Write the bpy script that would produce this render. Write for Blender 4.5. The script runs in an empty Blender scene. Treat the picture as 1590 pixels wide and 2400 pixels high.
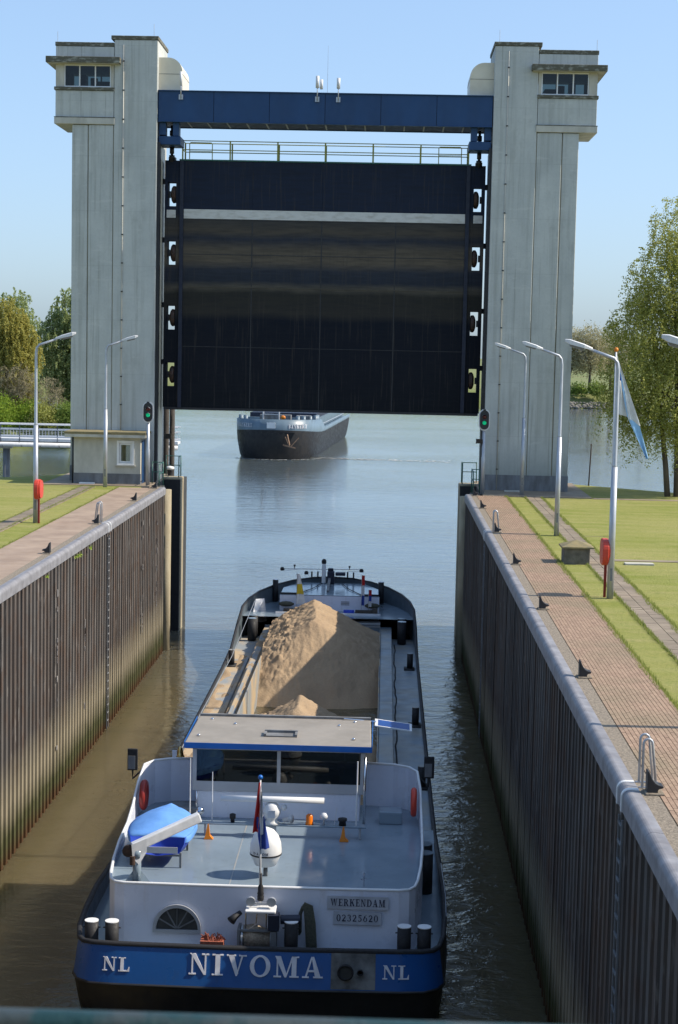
import bpy, math, random
import numpy as np
from mathutils import Vector, Matrix
R = random.Random(7)
NR = np.random.RandomState(11)
sc = bpy.context.scene
COL = sc.collection

# ------------------------------------------------------------------ camera, sky, sun, exposure
yaw, pitch, roll = math.radians(1.480), math.radians(5.528), math.radians(1.202)
fw = Vector((-math.sin(yaw)*math.cos(pitch), math.cos(yaw)*math.cos(pitch), -math.sin(pitch)))
rt = Vector((math.cos(yaw), math.sin(yaw), 0)); up = rt.cross(fw)
r2 = rt*math.cos(roll)+up*math.sin(roll); u2 = up*math.cos(roll)-rt*math.sin(roll)
cd = bpy.data.cameras.new('camera'); cam = bpy.data.objects.new('camera', cd); COL.objects.link(cam)
m = Matrix.Identity(4)
for i in range(3):
    m[i][0] = r2[i]; m[i][1] = u2[i]; m[i][2] = -fw[i]
m[0][3], m[1][3], m[2][3] = 3.2, 0.0, 14.527
cam.matrix_world = m
cd.sensor_fit = 'HORIZONTAL'; cd.sensor_width = 36; cd.lens = 36*4000/1590
cd.clip_start = 0.1; cd.clip_end = 6000
cd.dof.use_dof = True; cd.dof.focus_distance = 62; cd.dof.aperture_fstop = 11
sc.camera = cam

SUN_EL, SUN_AZ = math.radians(42.5), math.radians(0.4)     # sun stands to the right of the lock (+X), a touch beyond it
sd = Vector((math.cos(SUN_EL)*math.cos(SUN_AZ), math.cos(SUN_EL)*math.sin(SUN_AZ), math.sin(SUN_EL)))
w = bpy.data.worlds.new('World'); sc.world = w; w.use_nodes = True
wn = w.node_tree; wn.nodes.clear()
wo = wn.nodes.new('ShaderNodeOutputWorld'); wb = wn.nodes.new('ShaderNodeBackground'); ws = wn.nodes.new('ShaderNodeTexSky')
ws.sky_type = 'NISHITA'; ws.sun_disc = False; ws.sun_elevation = SUN_EL; ws.sun_rotation = math.radians(90)-SUN_AZ
ws.air_density = 0.9; ws.dust_density = 1.45; ws.ozone_density = 1.8; ws.altitude = 10
wb.inputs['Strength'].default_value = 0.15
wg = wn.nodes.new('ShaderNodeGamma'); wg.inputs[1].default_value = 0.56; wt = wn.nodes.new('ShaderNodeMix'); wt.data_type = 'RGBA'; wt.blend_type = 'MULTIPLY'; wt.inputs[0].default_value = 1.0
wt.inputs[7].default_value = (1.20, 1.47, 1.80, 1)
wn.links.new(ws.outputs[0], wg.inputs[0]); wn.links.new(wg.outputs[0], wt.inputs[6]); wn.links.new(wt.outputs[2], wb.inputs['Color']); wn.links.new(wb.outputs[0], wo.inputs['Surface'])
sl = bpy.data.lights.new('sun', 'SUN'); sl.energy = 3.9; sl.angle = math.radians(0.53); sl.color = (1.0, 0.90, 0.76)
so = bpy.data.objects.new('sun', sl); COL.objects.link(so)
so.rotation_euler = sd.to_track_quat('Z', 'Y').to_euler(); so.location = (60, 40, 60)
sc.view_settings.view_transform = 'Standard'; sc.view_settings.look = 'None'
sc.view_settings.exposure = 0.62; sc.view_settings.gamma = 1.0; sc.view_settings.use_curve_mapping = False

# ------------------------------------------------------------------ materials
MATS = {}
def newmat(name):
    mt = bpy.data.materials.new(name); mt.use_nodes = True
    nt = mt.node_tree; b = nt.nodes['Principled BSDF']; MATS[name] = mt
    return mt, nt, b
def mixcol(nt, fac, a, b, typ='MIX'):
    n = nt.nodes.new('ShaderNodeMix'); n.data_type = 'RGBA'; n.blend_type = typ
    for sock, v in ((n.inputs[0], fac), (n.inputs[6], a), (n.inputs[7], b)):
        if hasattr(v, 'node'): nt.links.new(v, sock)
        elif isinstance(v, (int, float)): sock.default_value = v
        else: sock.default_value = (*v, 1)
    return n.outputs[2]
def noise(nt, scale, detail=4, rough=0.55, stretch=(1, 1, 1), coord='Object', dist=0.0):
    tc = nt.nodes.new('ShaderNodeTexCoord'); mp = nt.nodes.new('ShaderNodeMapping'); mp.inputs['Scale'].default_value = stretch
    n = nt.nodes.new('ShaderNodeTexNoise'); n.inputs['Scale'].default_value = scale
    n.inputs['Detail'].default_value = detail; n.inputs['Roughness'].default_value = rough; n.inputs['Distortion'].default_value = dist
    nt.links.new(tc.outputs[coord], mp.inputs[0]); nt.links.new(mp.outputs[0], n.inputs['Vector'])
    return n.outputs['Fac']
def ramp(nt, fac, lo, hi, a=0.0, b=1.0):
    n = nt.nodes.new('ShaderNodeMapRange'); n.clamp = True
    nt.links.new(fac, n.inputs[0]); n.inputs[1].default_value = lo; n.inputs[2].default_value = hi
    n.inputs[3].default_value = a; n.inputs[4].default_value = b
    return n.outputs[0]
def math_(nt, op, a, b=0.0):
    n = nt.nodes.new('ShaderNodeMath'); n.operation = op
    for s, v in ((n.inputs[0], a), (n.inputs[1], b)):
        if hasattr(v, 'node'): nt.links.new(v, s)
        else: s.default_value = v
    return n.outputs[0]
def zcoord(nt, coord='Object', axis=2):
    tc = nt.nodes.new('ShaderNodeTexCoord'); sp = nt.nodes.new('ShaderNodeSeparateXYZ')
    nt.links.new(tc.outputs[coord], sp.inputs[0]); return sp.outputs[axis]
def bump(nt, b, h, strength=0.3, distance=0.02):
    n = nt.nodes.new('ShaderNodeBump'); n.inputs['Strength'].default_value = strength; n.inputs['Distance'].default_value = distance
    nt.links.new(h, n.inputs['Height']); nt.links.new(n.outputs[0], b.inputs['Normal'])
def M(name, col, col2=None, scale=3.0, rough=0.6, metal=0.0, bmp=0.0, bscale=None, stretch=(1, 1, 1), lo=0.35, hi=0.65, spec=0.5, detail=5):
    if name in MATS: return MATS[name]
    mt, nt, b = newmat(name)
    b.inputs['Roughness'].default_value = rough; b.inputs['Metallic'].default_value = metal
    b.inputs['Specular IOR Level'].default_value = spec
    if col2 is None: col2 = tuple(c*0.8 for c in col)
    f = noise(nt, scale, detail, stretch=stretch)
    nt.links.new(mixcol(nt, ramp(nt, f, lo, hi), col, col2), b.inputs['Base Color'])
    rr = noise(nt, scale*2.3, 3)
    nt.links.new(ramp(nt, rr, 0.3, 0.7, max(0.02, rough*0.8), min(1, rough*1.2)), b.inputs['Roughness'])
    if bmp: bump(nt, b, noise(nt, bscale or scale*6, 4), bmp, 0.02)
    return mt

def concrete():
    mt, nt, b = newmat('concrete')
    f1 = noise(nt, 0.55, 6); f2 = noise(nt, 2.2, 5, stretch=(1.5, 1.5, 0.07)); f3 = noise(nt, 9, 4)
    c = mixcol(nt, ramp(nt, f1, 0.3, 0.7), (0.55, 0.565, 0.53), (0.43, 0.45, 0.43))
    c = mixcol(nt, ramp(nt, f2, 0.5, 0.72, 0, 0.55), c, (0.30, 0.31, 0.28))
    c = mixcol(nt, ramp(nt, f3, 0.5, 0.75, 0, 0.22), c, (0.33, 0.34, 0.31))
    f4 = noise(nt, 0.9, 6, 0.65, (1.2, 1.2, .5)); c = mixcol(nt, ramp(nt, f4, 0.54, 0.70, 0, 0.35), c, (0.25, 0.25, 0.22))
    f5 = noise(nt, 5, 4, stretch=(1.5, 1.5, .035)); c = mixcol(nt, ramp(nt, f5, 0.60, 0.72, 0, 0.5), c, (0.20, 0.20, 0.17))
    zl = math_(nt, 'FRACT', math_(nt, 'MULTIPLY', zcoord(nt), 0.385)); zl = math_(nt, 'LESS_THAN', zl, 0.012); c = mixcol(nt, math_(nt, 'MULTIPLY', zl, 0.14), c, (0.22, 0.22, 0.20))
    f6 = noise(nt, 1.7, 5, 0.6, (.5, .5, 2.2)); c = mixcol(nt, ramp(nt, f6, 0.60, 0.66, 0, 0.25), c, (0.62, 0.62, 0.58))
    z = zcoord(nt); zz = math_(nt, 'ADD', z, math_(nt, 'MULTIPLY', f2, 2.2))
    c = mixcol(nt, ramp(nt, zz, 1.0, 3.2, 0.75, 0), c, (0.16, 0.17, 0.13))
    nt.links.new(c, b.inputs['Base Color']); b.inputs['Roughness'].default_value = 0.85
    bump(nt, b, f3, 0.25, 0.02)
    return mt
concrete()
M('concrete_moss', (0.105, 0.10, 0.072), (0.33, 0.33, 0.28), 4, 0.9, bmp=0.4, stretch=(1, 1, 2), lo=0.5, hi=0.72)
M('concrete_stain', (0.28, 0.25, 0.18), (0.14, 0.13, 0.09), 5, 0.9, stretch=(1, 1, .1))
M('concrete_pale', (0.55, 0.53, 0.46), (0.42, 0.40, 0.34), 2, 0.8, bmp=0.15, stretch=(1, 1, .4))
M('pier_concrete', (0.42, 0.36, 0.24), (0.24, 0.20, 0.13), 1.6, 0.85, bmp=0.3, stretch=(1, 1, .3))
M('plinth', (0.20, 0.21, 0.22), (0.13, 0.13, 0.13), 3, 0.85, stretch=(1, 1, .3))
M('cream_metal', (0.72, 0.66, 0.52), (0.64, 0.58, 0.45), 1.5, 0.45)
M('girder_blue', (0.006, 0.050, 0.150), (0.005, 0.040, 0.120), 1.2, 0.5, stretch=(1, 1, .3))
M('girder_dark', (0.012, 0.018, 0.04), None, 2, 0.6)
M('rib_pale', (0.45, 0.45, 0.47), None, 4, 0.6)
def gate_mat():
    mt, nt, b = newmat('gate_steel')
    z = zcoord(nt); wv = noise(nt, 0.35, 3, stretch=(1, 1, .4)); zz = math_(nt, 'ADD', z, math_(nt, 'MULTIPLY', math_(nt, 'SUBTRACT', wv, 0.5), 0.55))
    fine = noise(nt, 3.0, 5, stretch=(.35, 1, 3)); st = noise(nt, 6, 4, stretch=(2, 1, .08))
    cr = nt.nodes.new('ShaderNodeValToRGB'); nt.links.new(ramp(nt, zz, 0, 12), cr.inputs[0])
    e = cr.color_ramp.elements; e[0].position = 0; e[0].color = (0.011, 0.013, 0.016, 1); e[1].position = 1; e[1].color = (0.020, 0.028, 0.050, 1)
    for p, c in ((.22, (0.012, 0.014, 0.020)), (.36, (0.010, 0.013, 0.020)), (.39, (0.040, 0.037, 0.032)), (.47, (0.034, 0.033, 0.028)), (.495, (0.105, 0.093, 0.072)),
                 (.52, (0.030, 0.036, 0.048)), (.565, (0.036, 0.042, 0.055)), (.60, (0.125, 0.103, 0.076)), (.65, (0.112, 0.094, 0.071)), (.69, (0.034, 0.040, 0.054)), (.72, (0.085, 0.073, 0.058)), (.765, (0.060, 0.058, 0.055)), (.79, (0.020, 0.028, 0.050))):
        k = e.new(p); k.color = (*c, 1)
    c = mixcol(nt, ramp(nt, fine, 0.4, 0.7, 0, 0.4), cr.outputs[0], (0.018, 0.020, 0.024))
    c = mixcol(nt, ramp(nt, st, 0.55, 0.75, 0, 0.45), c, (0.07, 0.06, 0.05)); sp_n = noise(nt, 26, 3); c = mixcol(nt, ramp(nt, sp_n, 0.70, 0.76, 0, 0.5), c, (0.12, 0.07, 0.045))
    nt.links.new(c, b.inputs['Base Color']); b.inputs['Roughness'].default_value = 0.8; b.inputs['Specular IOR Level'].default_value = 0.12
    bump(nt, b, fine, 0.08, 0.01)
gate_mat()
M('gate_white', (0.62, 0.61, 0.57), (0.42, 0.40, 0.35), 2.2, 0.6, stretch=(1, 1, 3), lo=0.45, hi=0.8)
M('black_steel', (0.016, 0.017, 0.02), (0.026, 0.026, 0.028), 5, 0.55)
M('rusty_wheel', (0.07, 0.035, 0.022), (0.03, 0.02, 0.016), 6, 0.7)
M('rail_yellow', (0.36, 0.36, 0.07), (0.25, 0.27, 0.06), 5, 0.5)
M('rail_green', (0.02, 0.12, 0.09), (0.03, 0.09, 0.07), 5, 0.45)
M('galvanised', (0.50, 0.52, 0.55), (0.40, 0.42, 0.45), 8, 0.42, 0.5, stretch=(1, 1, .3))
M('lamp_white', (0.72, 0.72, 0.72), (0.60, 0.61, 0.62), 6, 0.4)
M('lamp_under', (0.20, 0.21, 0.22), None, 4, 0.3)
M('red_plastic', (0.62, 0.06, 0.03), (0.52, 0.05, 0.028), 3, 0.4)
M('dark_red', (0.28, 0.02, 0.015), None, 3, 0.45)
M('coping_steel', (0.30, 0.298, 0.315), (0.16, 0.155, 0.165), 2.5, 0.6, 0.1, bmp=0.12, bscale=9, lo=0.3, hi=0.75)
M('white_paint', (0.78, 0.78, 0.77), (0.70, 0.70, 0.69), 2.0, 0.42)
M('gravel_concrete', (0.31, 0.26, 0.195), (0.14, 0.115, 0.085), 22, 0.9, bmp=0.6, bscale=60, detail=6)
M('paving', (0.36, 0.27, 0.20), (0.26, 0.19, 0.14), 0.9, 0.85, bmp=0.25, bscale=25)
M('paving_dark', (0.22, 0.17, 0.12), (0.30, 0.24, 0.17), 1.3, 0.9, bmp=0.3, bscale=20)
M('box_stone', (0.17, 0.15, 0.12), (0.10, 0.09, 0.07), 5, 0.9, bmp=.4); M('roof_moss', (0.27, 0.215, 0.10), (0.17, 0.15, 0.085), 4, 0.95, bmp=.5)
M('joint_soil', (0.20, 0.155, 0.105), (0.22, 0.19, 0.10), 6, 0.95)
def brick_mat(name, a, b_, c_):
    mt, nt, b = newmat(name)
    oi = nt.nodes.new('ShaderNodeObjectInfo'); gi = nt.nodes.new('ShaderNodeNewGeometry')
    rnd = math_(nt, 'FRACT', math_(nt, 'ADD', math_(nt, 'MULTIPLY', oi.outputs['Random'], 7.3), gi.outputs['Random Per Island']))
    c = mixcol(nt, rnd, a, b_); f = noise(nt, 1.1, 4, coord='Generated' if False else 'Object')
    tc = nt.nodes.new('ShaderNodeNewGeometry'); n2 = nt.nodes.new('ShaderNodeTexNoise'); n2.inputs['Scale'].default_value = 0.6; nt.links.new(tc.outputs['Position'], n2.inputs['Vector'])
    c = mixcol(nt, ramp(nt, n2.outputs['Fac'], 0.42, 0.7, 0, 0.75), c, c_)
    nt.links.new(c, b.inputs['Base Color']); b.inputs['Roughness'].default_value = 0.85
brick_mat('brick', (0.36, 0.245, 0.165), (0.28, 0.185, 0.125), (0.235, 0.185, 0.115))
brick_mat('tile', (0.29, 0.235, 0.17), (0.21, 0.165, 0.12), (0.155, 0.13, 0.09))
def grass_mat():
    mt, nt, b = newmat('grass')
    f1 = noise(nt, 0.22, 5); f2 = noise(nt, 1.4, 5, stretch=(.35, 1, 1)); f3 = noise(nt, 14, 5, 0.7)
    c = mixcol(nt, ramp(nt, f1, 0.35, 0.65), (0.225, 0.245, 0.055), (0.32, 0.30, 0.10))
    c = mixcol(nt, ramp(nt, f2, 0.45, 0.7, 0, 0.7), c, (0.370, 0.325, 0.145))
    wv = nt.nodes.new('ShaderNodeTexWave'); wv.bands_direction = 'Y'; wv.inputs['Scale'].default_value = 0.22; wv.inputs['Distortion'].default_value = 3.5; wv.inputs['Detail'].default_value = 3; tcg = nt.nodes.new('ShaderNodeTexCoord'); nt.links.new(tcg.outputs['Object'], wv.inputs[0])
    c = mixcol(nt, ramp(nt, wv.outputs['Fac'], 0.3, 0.9, 0, 0.35), c, (0.33, 0.32, 0.12)); fp_ = noise(nt, 3.2, 6, .7); c = mixcol(nt, ramp(nt, fp_, 0.56, 0.68, 0, 0.5), c, (0.12, 0.165, 0.03))
    c = mixcol(nt, ramp(nt, f3, 0.4, 0.7, 0, 0.55), c, (0.145, 0.180, 0.038))
    nt.links.new(c, b.inputs['Base Color']); b.inputs['Roughness'].default_value = 0.95; b.inputs['Specular IOR Level'].default_value = 0.1
    bump(nt, b, f3, 0.8, 0.06)
grass_mat()
M('bank_grass', (0.13, 0.17, 0.035), (0.19, 0.19, 0.07), 0.12, 0.95, bmp=0.5, bscale=1.5)
M('stones', (0.26, 0.24, 0.20), (0.14, 0.13, 0.11), 2, 0.9, bmp=0.8, bscale=4)
M('soil', (0.14, 0.11, 0.07), (0.10, 0.08, 0.05), 1, 0.95)
def pile_mat():
    mt, nt, b = newmat('sheet_piling')
    z = zcoord(nt); tcw = nt.nodes.new('ShaderNodeNewGeometry'); mp = nt.nodes.new('ShaderNodeMapping'); mp.inputs['Scale'].default_value = (1, 0.5, 0.16)
    n1 = nt.nodes.new('ShaderNodeTexNoise'); n1.inputs['Scale'].default_value = 2.2; n1.inputs['Detail'].default_value = 6
    nt.links.new(tcw.outputs['Position'], mp.inputs[0]); nt.links.new(mp.outputs[0], n1.inputs['Vector'])
    n2 = nt.nodes.new('ShaderNodeTexNoise'); n2.inputs['Scale'].default_value = 1.4; n2.inputs['Detail'].default_value = 6; nt.links.new(tcw.outputs['Position'], n2.inputs['Vector'])
    oi = nt.nodes.new('ShaderNodeObjectInfo')
    c = mixcol(nt, ramp(nt, n1.outputs['Fac'], 0.35, 0.65), (0.140, 0.130, 0.120), (0.088, 0.077, 0.070))
    c = mixcol(nt, ramp(nt, oi.outputs['Random'], 0.5, 1.0, 0, 0.4), c, (0.135, 0.085, 0.058))
    c = mixcol(nt, ramp(nt, n2.outputs['Fac'], 0.50, 0.70, 0, 0.45), c, (0.110, 0.060, 0.036))
    r2_ = math_(nt, 'FRACT', math_(nt, 'MULTIPLY', oi.outputs['Random'], 13.7)); c = mixcol(nt, ramp(nt, r2_, 0.3, 1.0, 0, 0.22), c, (0.055, 0.052, 0.052))
    n3 = nt.nodes.new('ShaderNodeTexNoise'); n3.inputs['Scale'].default_value = 9; n3.inputs['Detail'].default_value = 4; nt.links.new(mp.outputs[0], n3.inputs['Vector'])
    c = mixcol(nt, ramp(nt, n3.outputs['Fac'], 0.62, 0.72, 0, 0.6), c, (0.26, 0.24, 0.22))
    zz = math_(nt, 'ADD', z, math_(nt, 'MULTIPLY', math_(nt, 'SUBTRACT', n2.outputs['Fac'], 0.5), 0.7))
    c = mixcol(nt, ramp(nt, zz, 1.75, 3.0, 0.8, 0), c, (0.30, 0.26, 0.18))
    c = mixcol(nt, ramp(nt, zz, 0.7, 1.5, 0.9, 0), c, (0.055, 0.060, 0.022))
    c = mixcol(nt, ramp(nt, zz, 0.1, 0.55, 0.85, 0), c, (0.075, 0.034, 0.018))
    nt.links.new(c, b.inputs['Base Color']); b.inputs['Roughness'].default_value = 0.85; b.inputs['Specular IOR Level'].default_value = 0.1
    bump(nt, b, n1.outputs['Fac'], 0.3, 0.03)
pile_mat()
M('old_paint_white', (0.30, 0.29, 0.28), (0.12, 0.10, 0.09), 7, 0.8, stretch=(1, 1, .5), lo=.4, hi=.6)
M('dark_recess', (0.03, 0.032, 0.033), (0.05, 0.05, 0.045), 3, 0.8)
M('timber', (0.055, 0.046, 0.038), (0.03, 0.025, 0.02), 4, 0.9, stretch=(1, 1, .2))
def glass_mat(name, tint, rough=0.02):
    mt = bpy.data.materials.new(name); mt.use_nodes = True; nt = mt.node_tree; nt.nodes.clear(); MATS[name] = mt
    o = nt.nodes.new('ShaderNodeOutputMaterial'); t = nt.nodes.new('ShaderNodeBsdfTransparent'); g = nt.nodes.new('ShaderNodeBsdfGlossy'); x = nt.nodes.new('ShaderNodeMixShader')
    fr = nt.nodes.new('ShaderNodeFresnel'); fr.inputs[0].default_value = 1.5
    t.inputs[0].default_value = (*tint, 1); g.inputs['Roughness'].default_value = rough
    nt.links.new(fr.outputs[0], x.inputs[0]); nt.links.new(t.outputs[0], x.inputs[1]); nt.links.new(g.outputs[0], x.inputs[2]); nt.links.new(x.outputs[0], o.inputs[0])
glass_mat('glass', (0.50, 0.56, 0.58)); glass_mat('clear_glass', (0.9, 0.93, 0.93)); glass_mat('tinted_glass', (0.30, 0.36, 0.36))
def water_mat():
    mt, nt, b = newmat('water')
    b.inputs['Subsurface Weight'].default_value = 0.9; b.inputs['Subsurface Radius'].default_value = (1.0, 0.8, 0.5); b.inputs['Subsurface Scale'].default_value = 0.6; b.subsurface_method = 'BURLEY'
    b.inputs['IOR'].default_value = 1.33; b.inputs['Roughness'].default_value = 0.06; b.inputs['Specular IOR Level'].default_value = 0.5
    f = noise(nt, 0.05, 3)
    silt = ramp(nt, math_(nt, 'ADD', zcoord(nt, 'Object', 1), math_(nt, 'MULTIPLY', f, 30)), 85, 125)
    nt.links.new(mixcol(nt, silt, mixcol(nt, f, (0.115, 0.092, 0.049), (0.090, 0.074, 0.040)), (0.090, 0.112, 0.120)), b.inputs['Base Color'])
    a = noise(nt, 0.75, 3, 0.5, (0.45, 1, 1)); c = noise(nt, 2.6, 3, 0.6, (0.5, 1, 1), dist=0.4); d = noise(nt, 8, 3, 0.6, (0.6, 1, 1))
    patch = ramp(nt, noise(nt, 0.035, 3, stretch=(.5, 1, 1)), 0.38, 0.62, 0.45, 1.1)
    h = math_(nt, 'ADD', math_(nt, 'MULTIPLY', a, 1.0), math_(nt, 'ADD', math_(nt, 'MULTIPLY', c, 0.40), math_(nt, 'MULTIPLY', d, 0.12)))
    h = math_(nt, 'MULTIPLY', h, patch)
    ch = noise(nt, 1.5, 4, .65, (.8, 1, 1), dist=1.2); xx = ramp(nt, math_(nt, 'ABSOLUTE', math_(nt, 'SUBTRACT', zcoord(nt, 'Object', 0), 1.5)), 3.0, 7.5, 1, 0); yy = ramp(nt, math_(nt, 'ABSOLUTE', math_(nt, 'SUBTRACT', zcoord(nt, 'Object', 1), 62)), 24, 36, 1, 0)
    h = math_(nt, 'ADD', h, math_(nt, 'MULTIPLY', math_(nt, 'MULTIPLY', xx, yy), math_(nt, 'MULTIPLY', ch, 1.3)))
    bump(nt, b, h, 0.48, 0.10)
water_mat()
def worn(name, col, col2, stain, rough, amt=.35, sc_=1.0):
    mt, nt, b = newmat(name); f = noise(nt, .9*sc_, 5); c = mixcol(nt, ramp(nt, f, .35, .65), col, col2)
    st = noise(nt, 5*sc_, 5, .6, (1.2, 1.2, .12)); c = mixcol(nt, ramp(nt, st, .58, .78, 0, amt), c, stain); g2 = noise(nt, 22*sc_, 4, .7); c = mixcol(nt, ramp(nt, g2, .66, .78, 0, amt), c, stain)
    nt.links.new(c, b.inputs['Base Color']); nt.links.new(ramp(nt, noise(nt, 2.4*sc_, 5), .3, .7, rough*.7, rough*1.6), b.inputs['Roughness'])
    bump(nt, b, noise(nt, .8, 2), .05, .05)
# ship paints
worn('hull_black', (0.010, 0.010, 0.012), (0.020, 0.019, 0.019), (0.05, 0.035, 0.028), .45, .4)
worn('hull_blue', (0.006, 0.080, 0.28), (0.005, 0.068, 0.24), (0.03, 0.06, 0.13), .32, .5)
worn('ship_white', (0.74, 0.77, 0.86), (0.68, 0.71, 0.80), (0.42, 0.34, 0.26), .28, .22)
M('ship_silver', (0.50, 0.51, 0.53), (0.44, 0.45, 0.47), 1.5, 0.35, 0.2)
worn('deck_grey', (0.225, 0.285, 0.335), (0.190, 0.245, 0.295), (0.15, 0.17, 0.175), .14, .4)
M('deck_dusty', (0.225, 0.27, 0.31), (0.30, 0.285, 0.25), 0.9, 0.5)
M('deck_sandy', (0.26, 0.28, 0.29), (0.46, 0.35, 0.22), 0.7, 0.7, lo=.42, hi=.58)
M('roof_beige', (0.31, 0.28, 0.24), (0.26, 0.235, 0.20), 1.6, 0.5)
M('trim_blue', (0.010, 0.14, 0.50), None, 2, 0.35)
M('orange', (0.72, 0.22, 0.012), None, 3, 0.5)
M('amber', (0.85, 0.20, 0.01), None, 3, 0.2)
M('tarp_light', (0.13, 0.32, 0.70), (0.10, 0.26, 0.60), 2.5, 0.75, bmp=0.5, bscale=5)
M('tarp_deep', (0.012, 0.06, 0.50), (0.012, 0.045, 0.42), 2.5, 0.55, bmp=0.4, bscale=3)
M('brass', (0.75, 0.55, 0.22), None, 4, 0.25, 1.0)
M('chrome', (0.75, 0.76, 0.78), None, 4, 0.12, 1.0)
M('rope', (0.10, 0.10, 0.07), (0.06, 0.06, 0.045), 25, 0.9, bmp=.6, bscale=60)
M('rope_pale', (0.42, 0.34, 0.25), (0.25, 0.19, 0.14), 25, 0.9, bmp=.6, bscale=60)
M('rope_orange', (0.45, 0.13, 0.07), (0.20, 0.06, 0.04), 30, 0.8)
M('flag_red', (0.55, 0.02, 0.02), None, 4, 0.7); M('flag_white', (0.75, 0.75, 0.75), None, 4, 0.7); M('flag_blue', (0.03, 0.07, 0.35), None, 4, 0.7)
M('flag_sky', (0.32, 0.58, 0.88), None, 4, 0.7); M('flag_yellow', (0.7, 0.5, 0.03), None, 4, 0.7)
M('bulwark_dark', (0.11, 0.14, 0.16), (0.08, 0.10, 0.12), 2, .45)
M('rubber', (0.018, 0.018, 0.02), None, 6, 0.7)
M('letter', (0.72, 0.72, 0.76), None, 4, 0.35)
M('letter_dark', (0.015, 0.02, 0.06), None, 4, 0.4)
M('sign_plate', (0.55, 0.57, 0.62), None, 4, 0.35)
M('soot_plate', (0.20, 0.20, 0.19), (0.03, 0.03, 0.03), 2.2, 0.6, lo=.4, hi=.7)
M('solar_blue', (0.02, 0.07, 0.26), None, 4, 0.1)
M('barge_band', (0.13, 0.19, 0.24), None, 1, 0.4)
M('skin_red', (0.4, 0.02, 0.02), None, 3, 0.6)
M('wood_orange', (0.45, 0.17, 0.03), None, 4, 0.4)
def sand_mat():
    mt, nt, b = newmat('sand')
    f = noise(nt, 0.8, 6); g = noise(nt, 14, 6, 0.7)
    c = mixcol(nt, ramp(nt, f, 0.35, 0.65), (0.40, 0.295, 0.19), (0.33, 0.24, 0.155))
    c = mixcol(nt, ramp(nt, g, 0.45, 0.7, 0, 0.45), c, (0.28, 0.20, 0.13))
    nt.links.new(c, b.inputs['Base Color']); b.inputs['Roughness'].default_value = 0.95; b.inputs['Specular IOR Level'].default_value = 0.1
    bump(nt, b, g, 0.7, 0.05)
sand_mat()
def light_mat(name, col, s):
    mt, nt, b = newmat(name); b.inputs['Base Color'].default_value = (*col, 1); b.inputs['Emission Color'].default_value = (*col, 1); b.inputs['Emission Strength'].default_value = s
light_mat('signal_green', (0.0, 0.45, 0.20), 0.35)
M('signal_off', (0.10, 0.012, 0.012), None, 3, 0.2)
def leaf_mat(name, a, b_, tr=0.35):
    mt = bpy.data.materials.new(name); mt.use_nodes = True; nt = mt.node_tree; MATS[name] = mt
    b = nt.nodes['Principled BSDF']; o = nt.nodes['Material Output']
    gi = nt.nodes.new('ShaderNodeNewGeometry'); c = mixcol(nt, gi.outputs['Random Per Island'], a, b_)
    nt.links.new(c, b.inputs['Base Color']); b.inputs['Roughness'].default_value = 0.6; b.inputs['Specular IOR Level'].default_value = 0.2
    t = nt.nodes.new('ShaderNodeBsdfTranslucent'); nt.links.new(c, t.inputs[0]); x = nt.nodes.new('ShaderNodeMixShader'); x.inputs[0].default_value = tr
    nt.links.new(b.outputs[0], x.inputs[1]); nt.links.new(t.outputs[0], x.inputs[2]); nt.links.new(x.outputs[0], o.inputs[0])
leaf_mat('leaf_birch', (0.25, 0.28, 0.045), (0.50, 0.50, 0.17), .5); leaf_mat('leaf_yellow', (0.36, 0.34, 0.08), (0.50, 0.46, 0.14), .55); leaf_mat('leaf_willow', (0.30, 0.36, 0.14), (0.43, 0.48, 0.22), .55)
leaf_mat('leaf_fresh', (0.20, 0.30, 0.03), (0.32, 0.42, 0.06)); leaf_mat('leaf_dark', (0.17, 0.25, 0.05), (0.28, 0.37, 0.09), .55); leaf_mat('leaf_pale', (0.34, 0.31, 0.16), (0.46, 0.42, 0.24)); leaf_mat('twig_grey', (0.23, 0.20, 0.12), (0.33, 0.29, 0.18), 0.1)
leaf_mat('blade', (0.22, 0.28, 0.05), (0.36, 0.36, 0.12), 0.45)
M('bark', (0.07, 0.055, 0.04), (0.12, 0.10, 0.075), 4, 0.95, bmp=.6, stretch=(1, 1, .2))
M('bark_grey', (0.16, 0.13, 0.10), (0.10, 0.08, 0.06), 3, 0.95)

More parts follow.
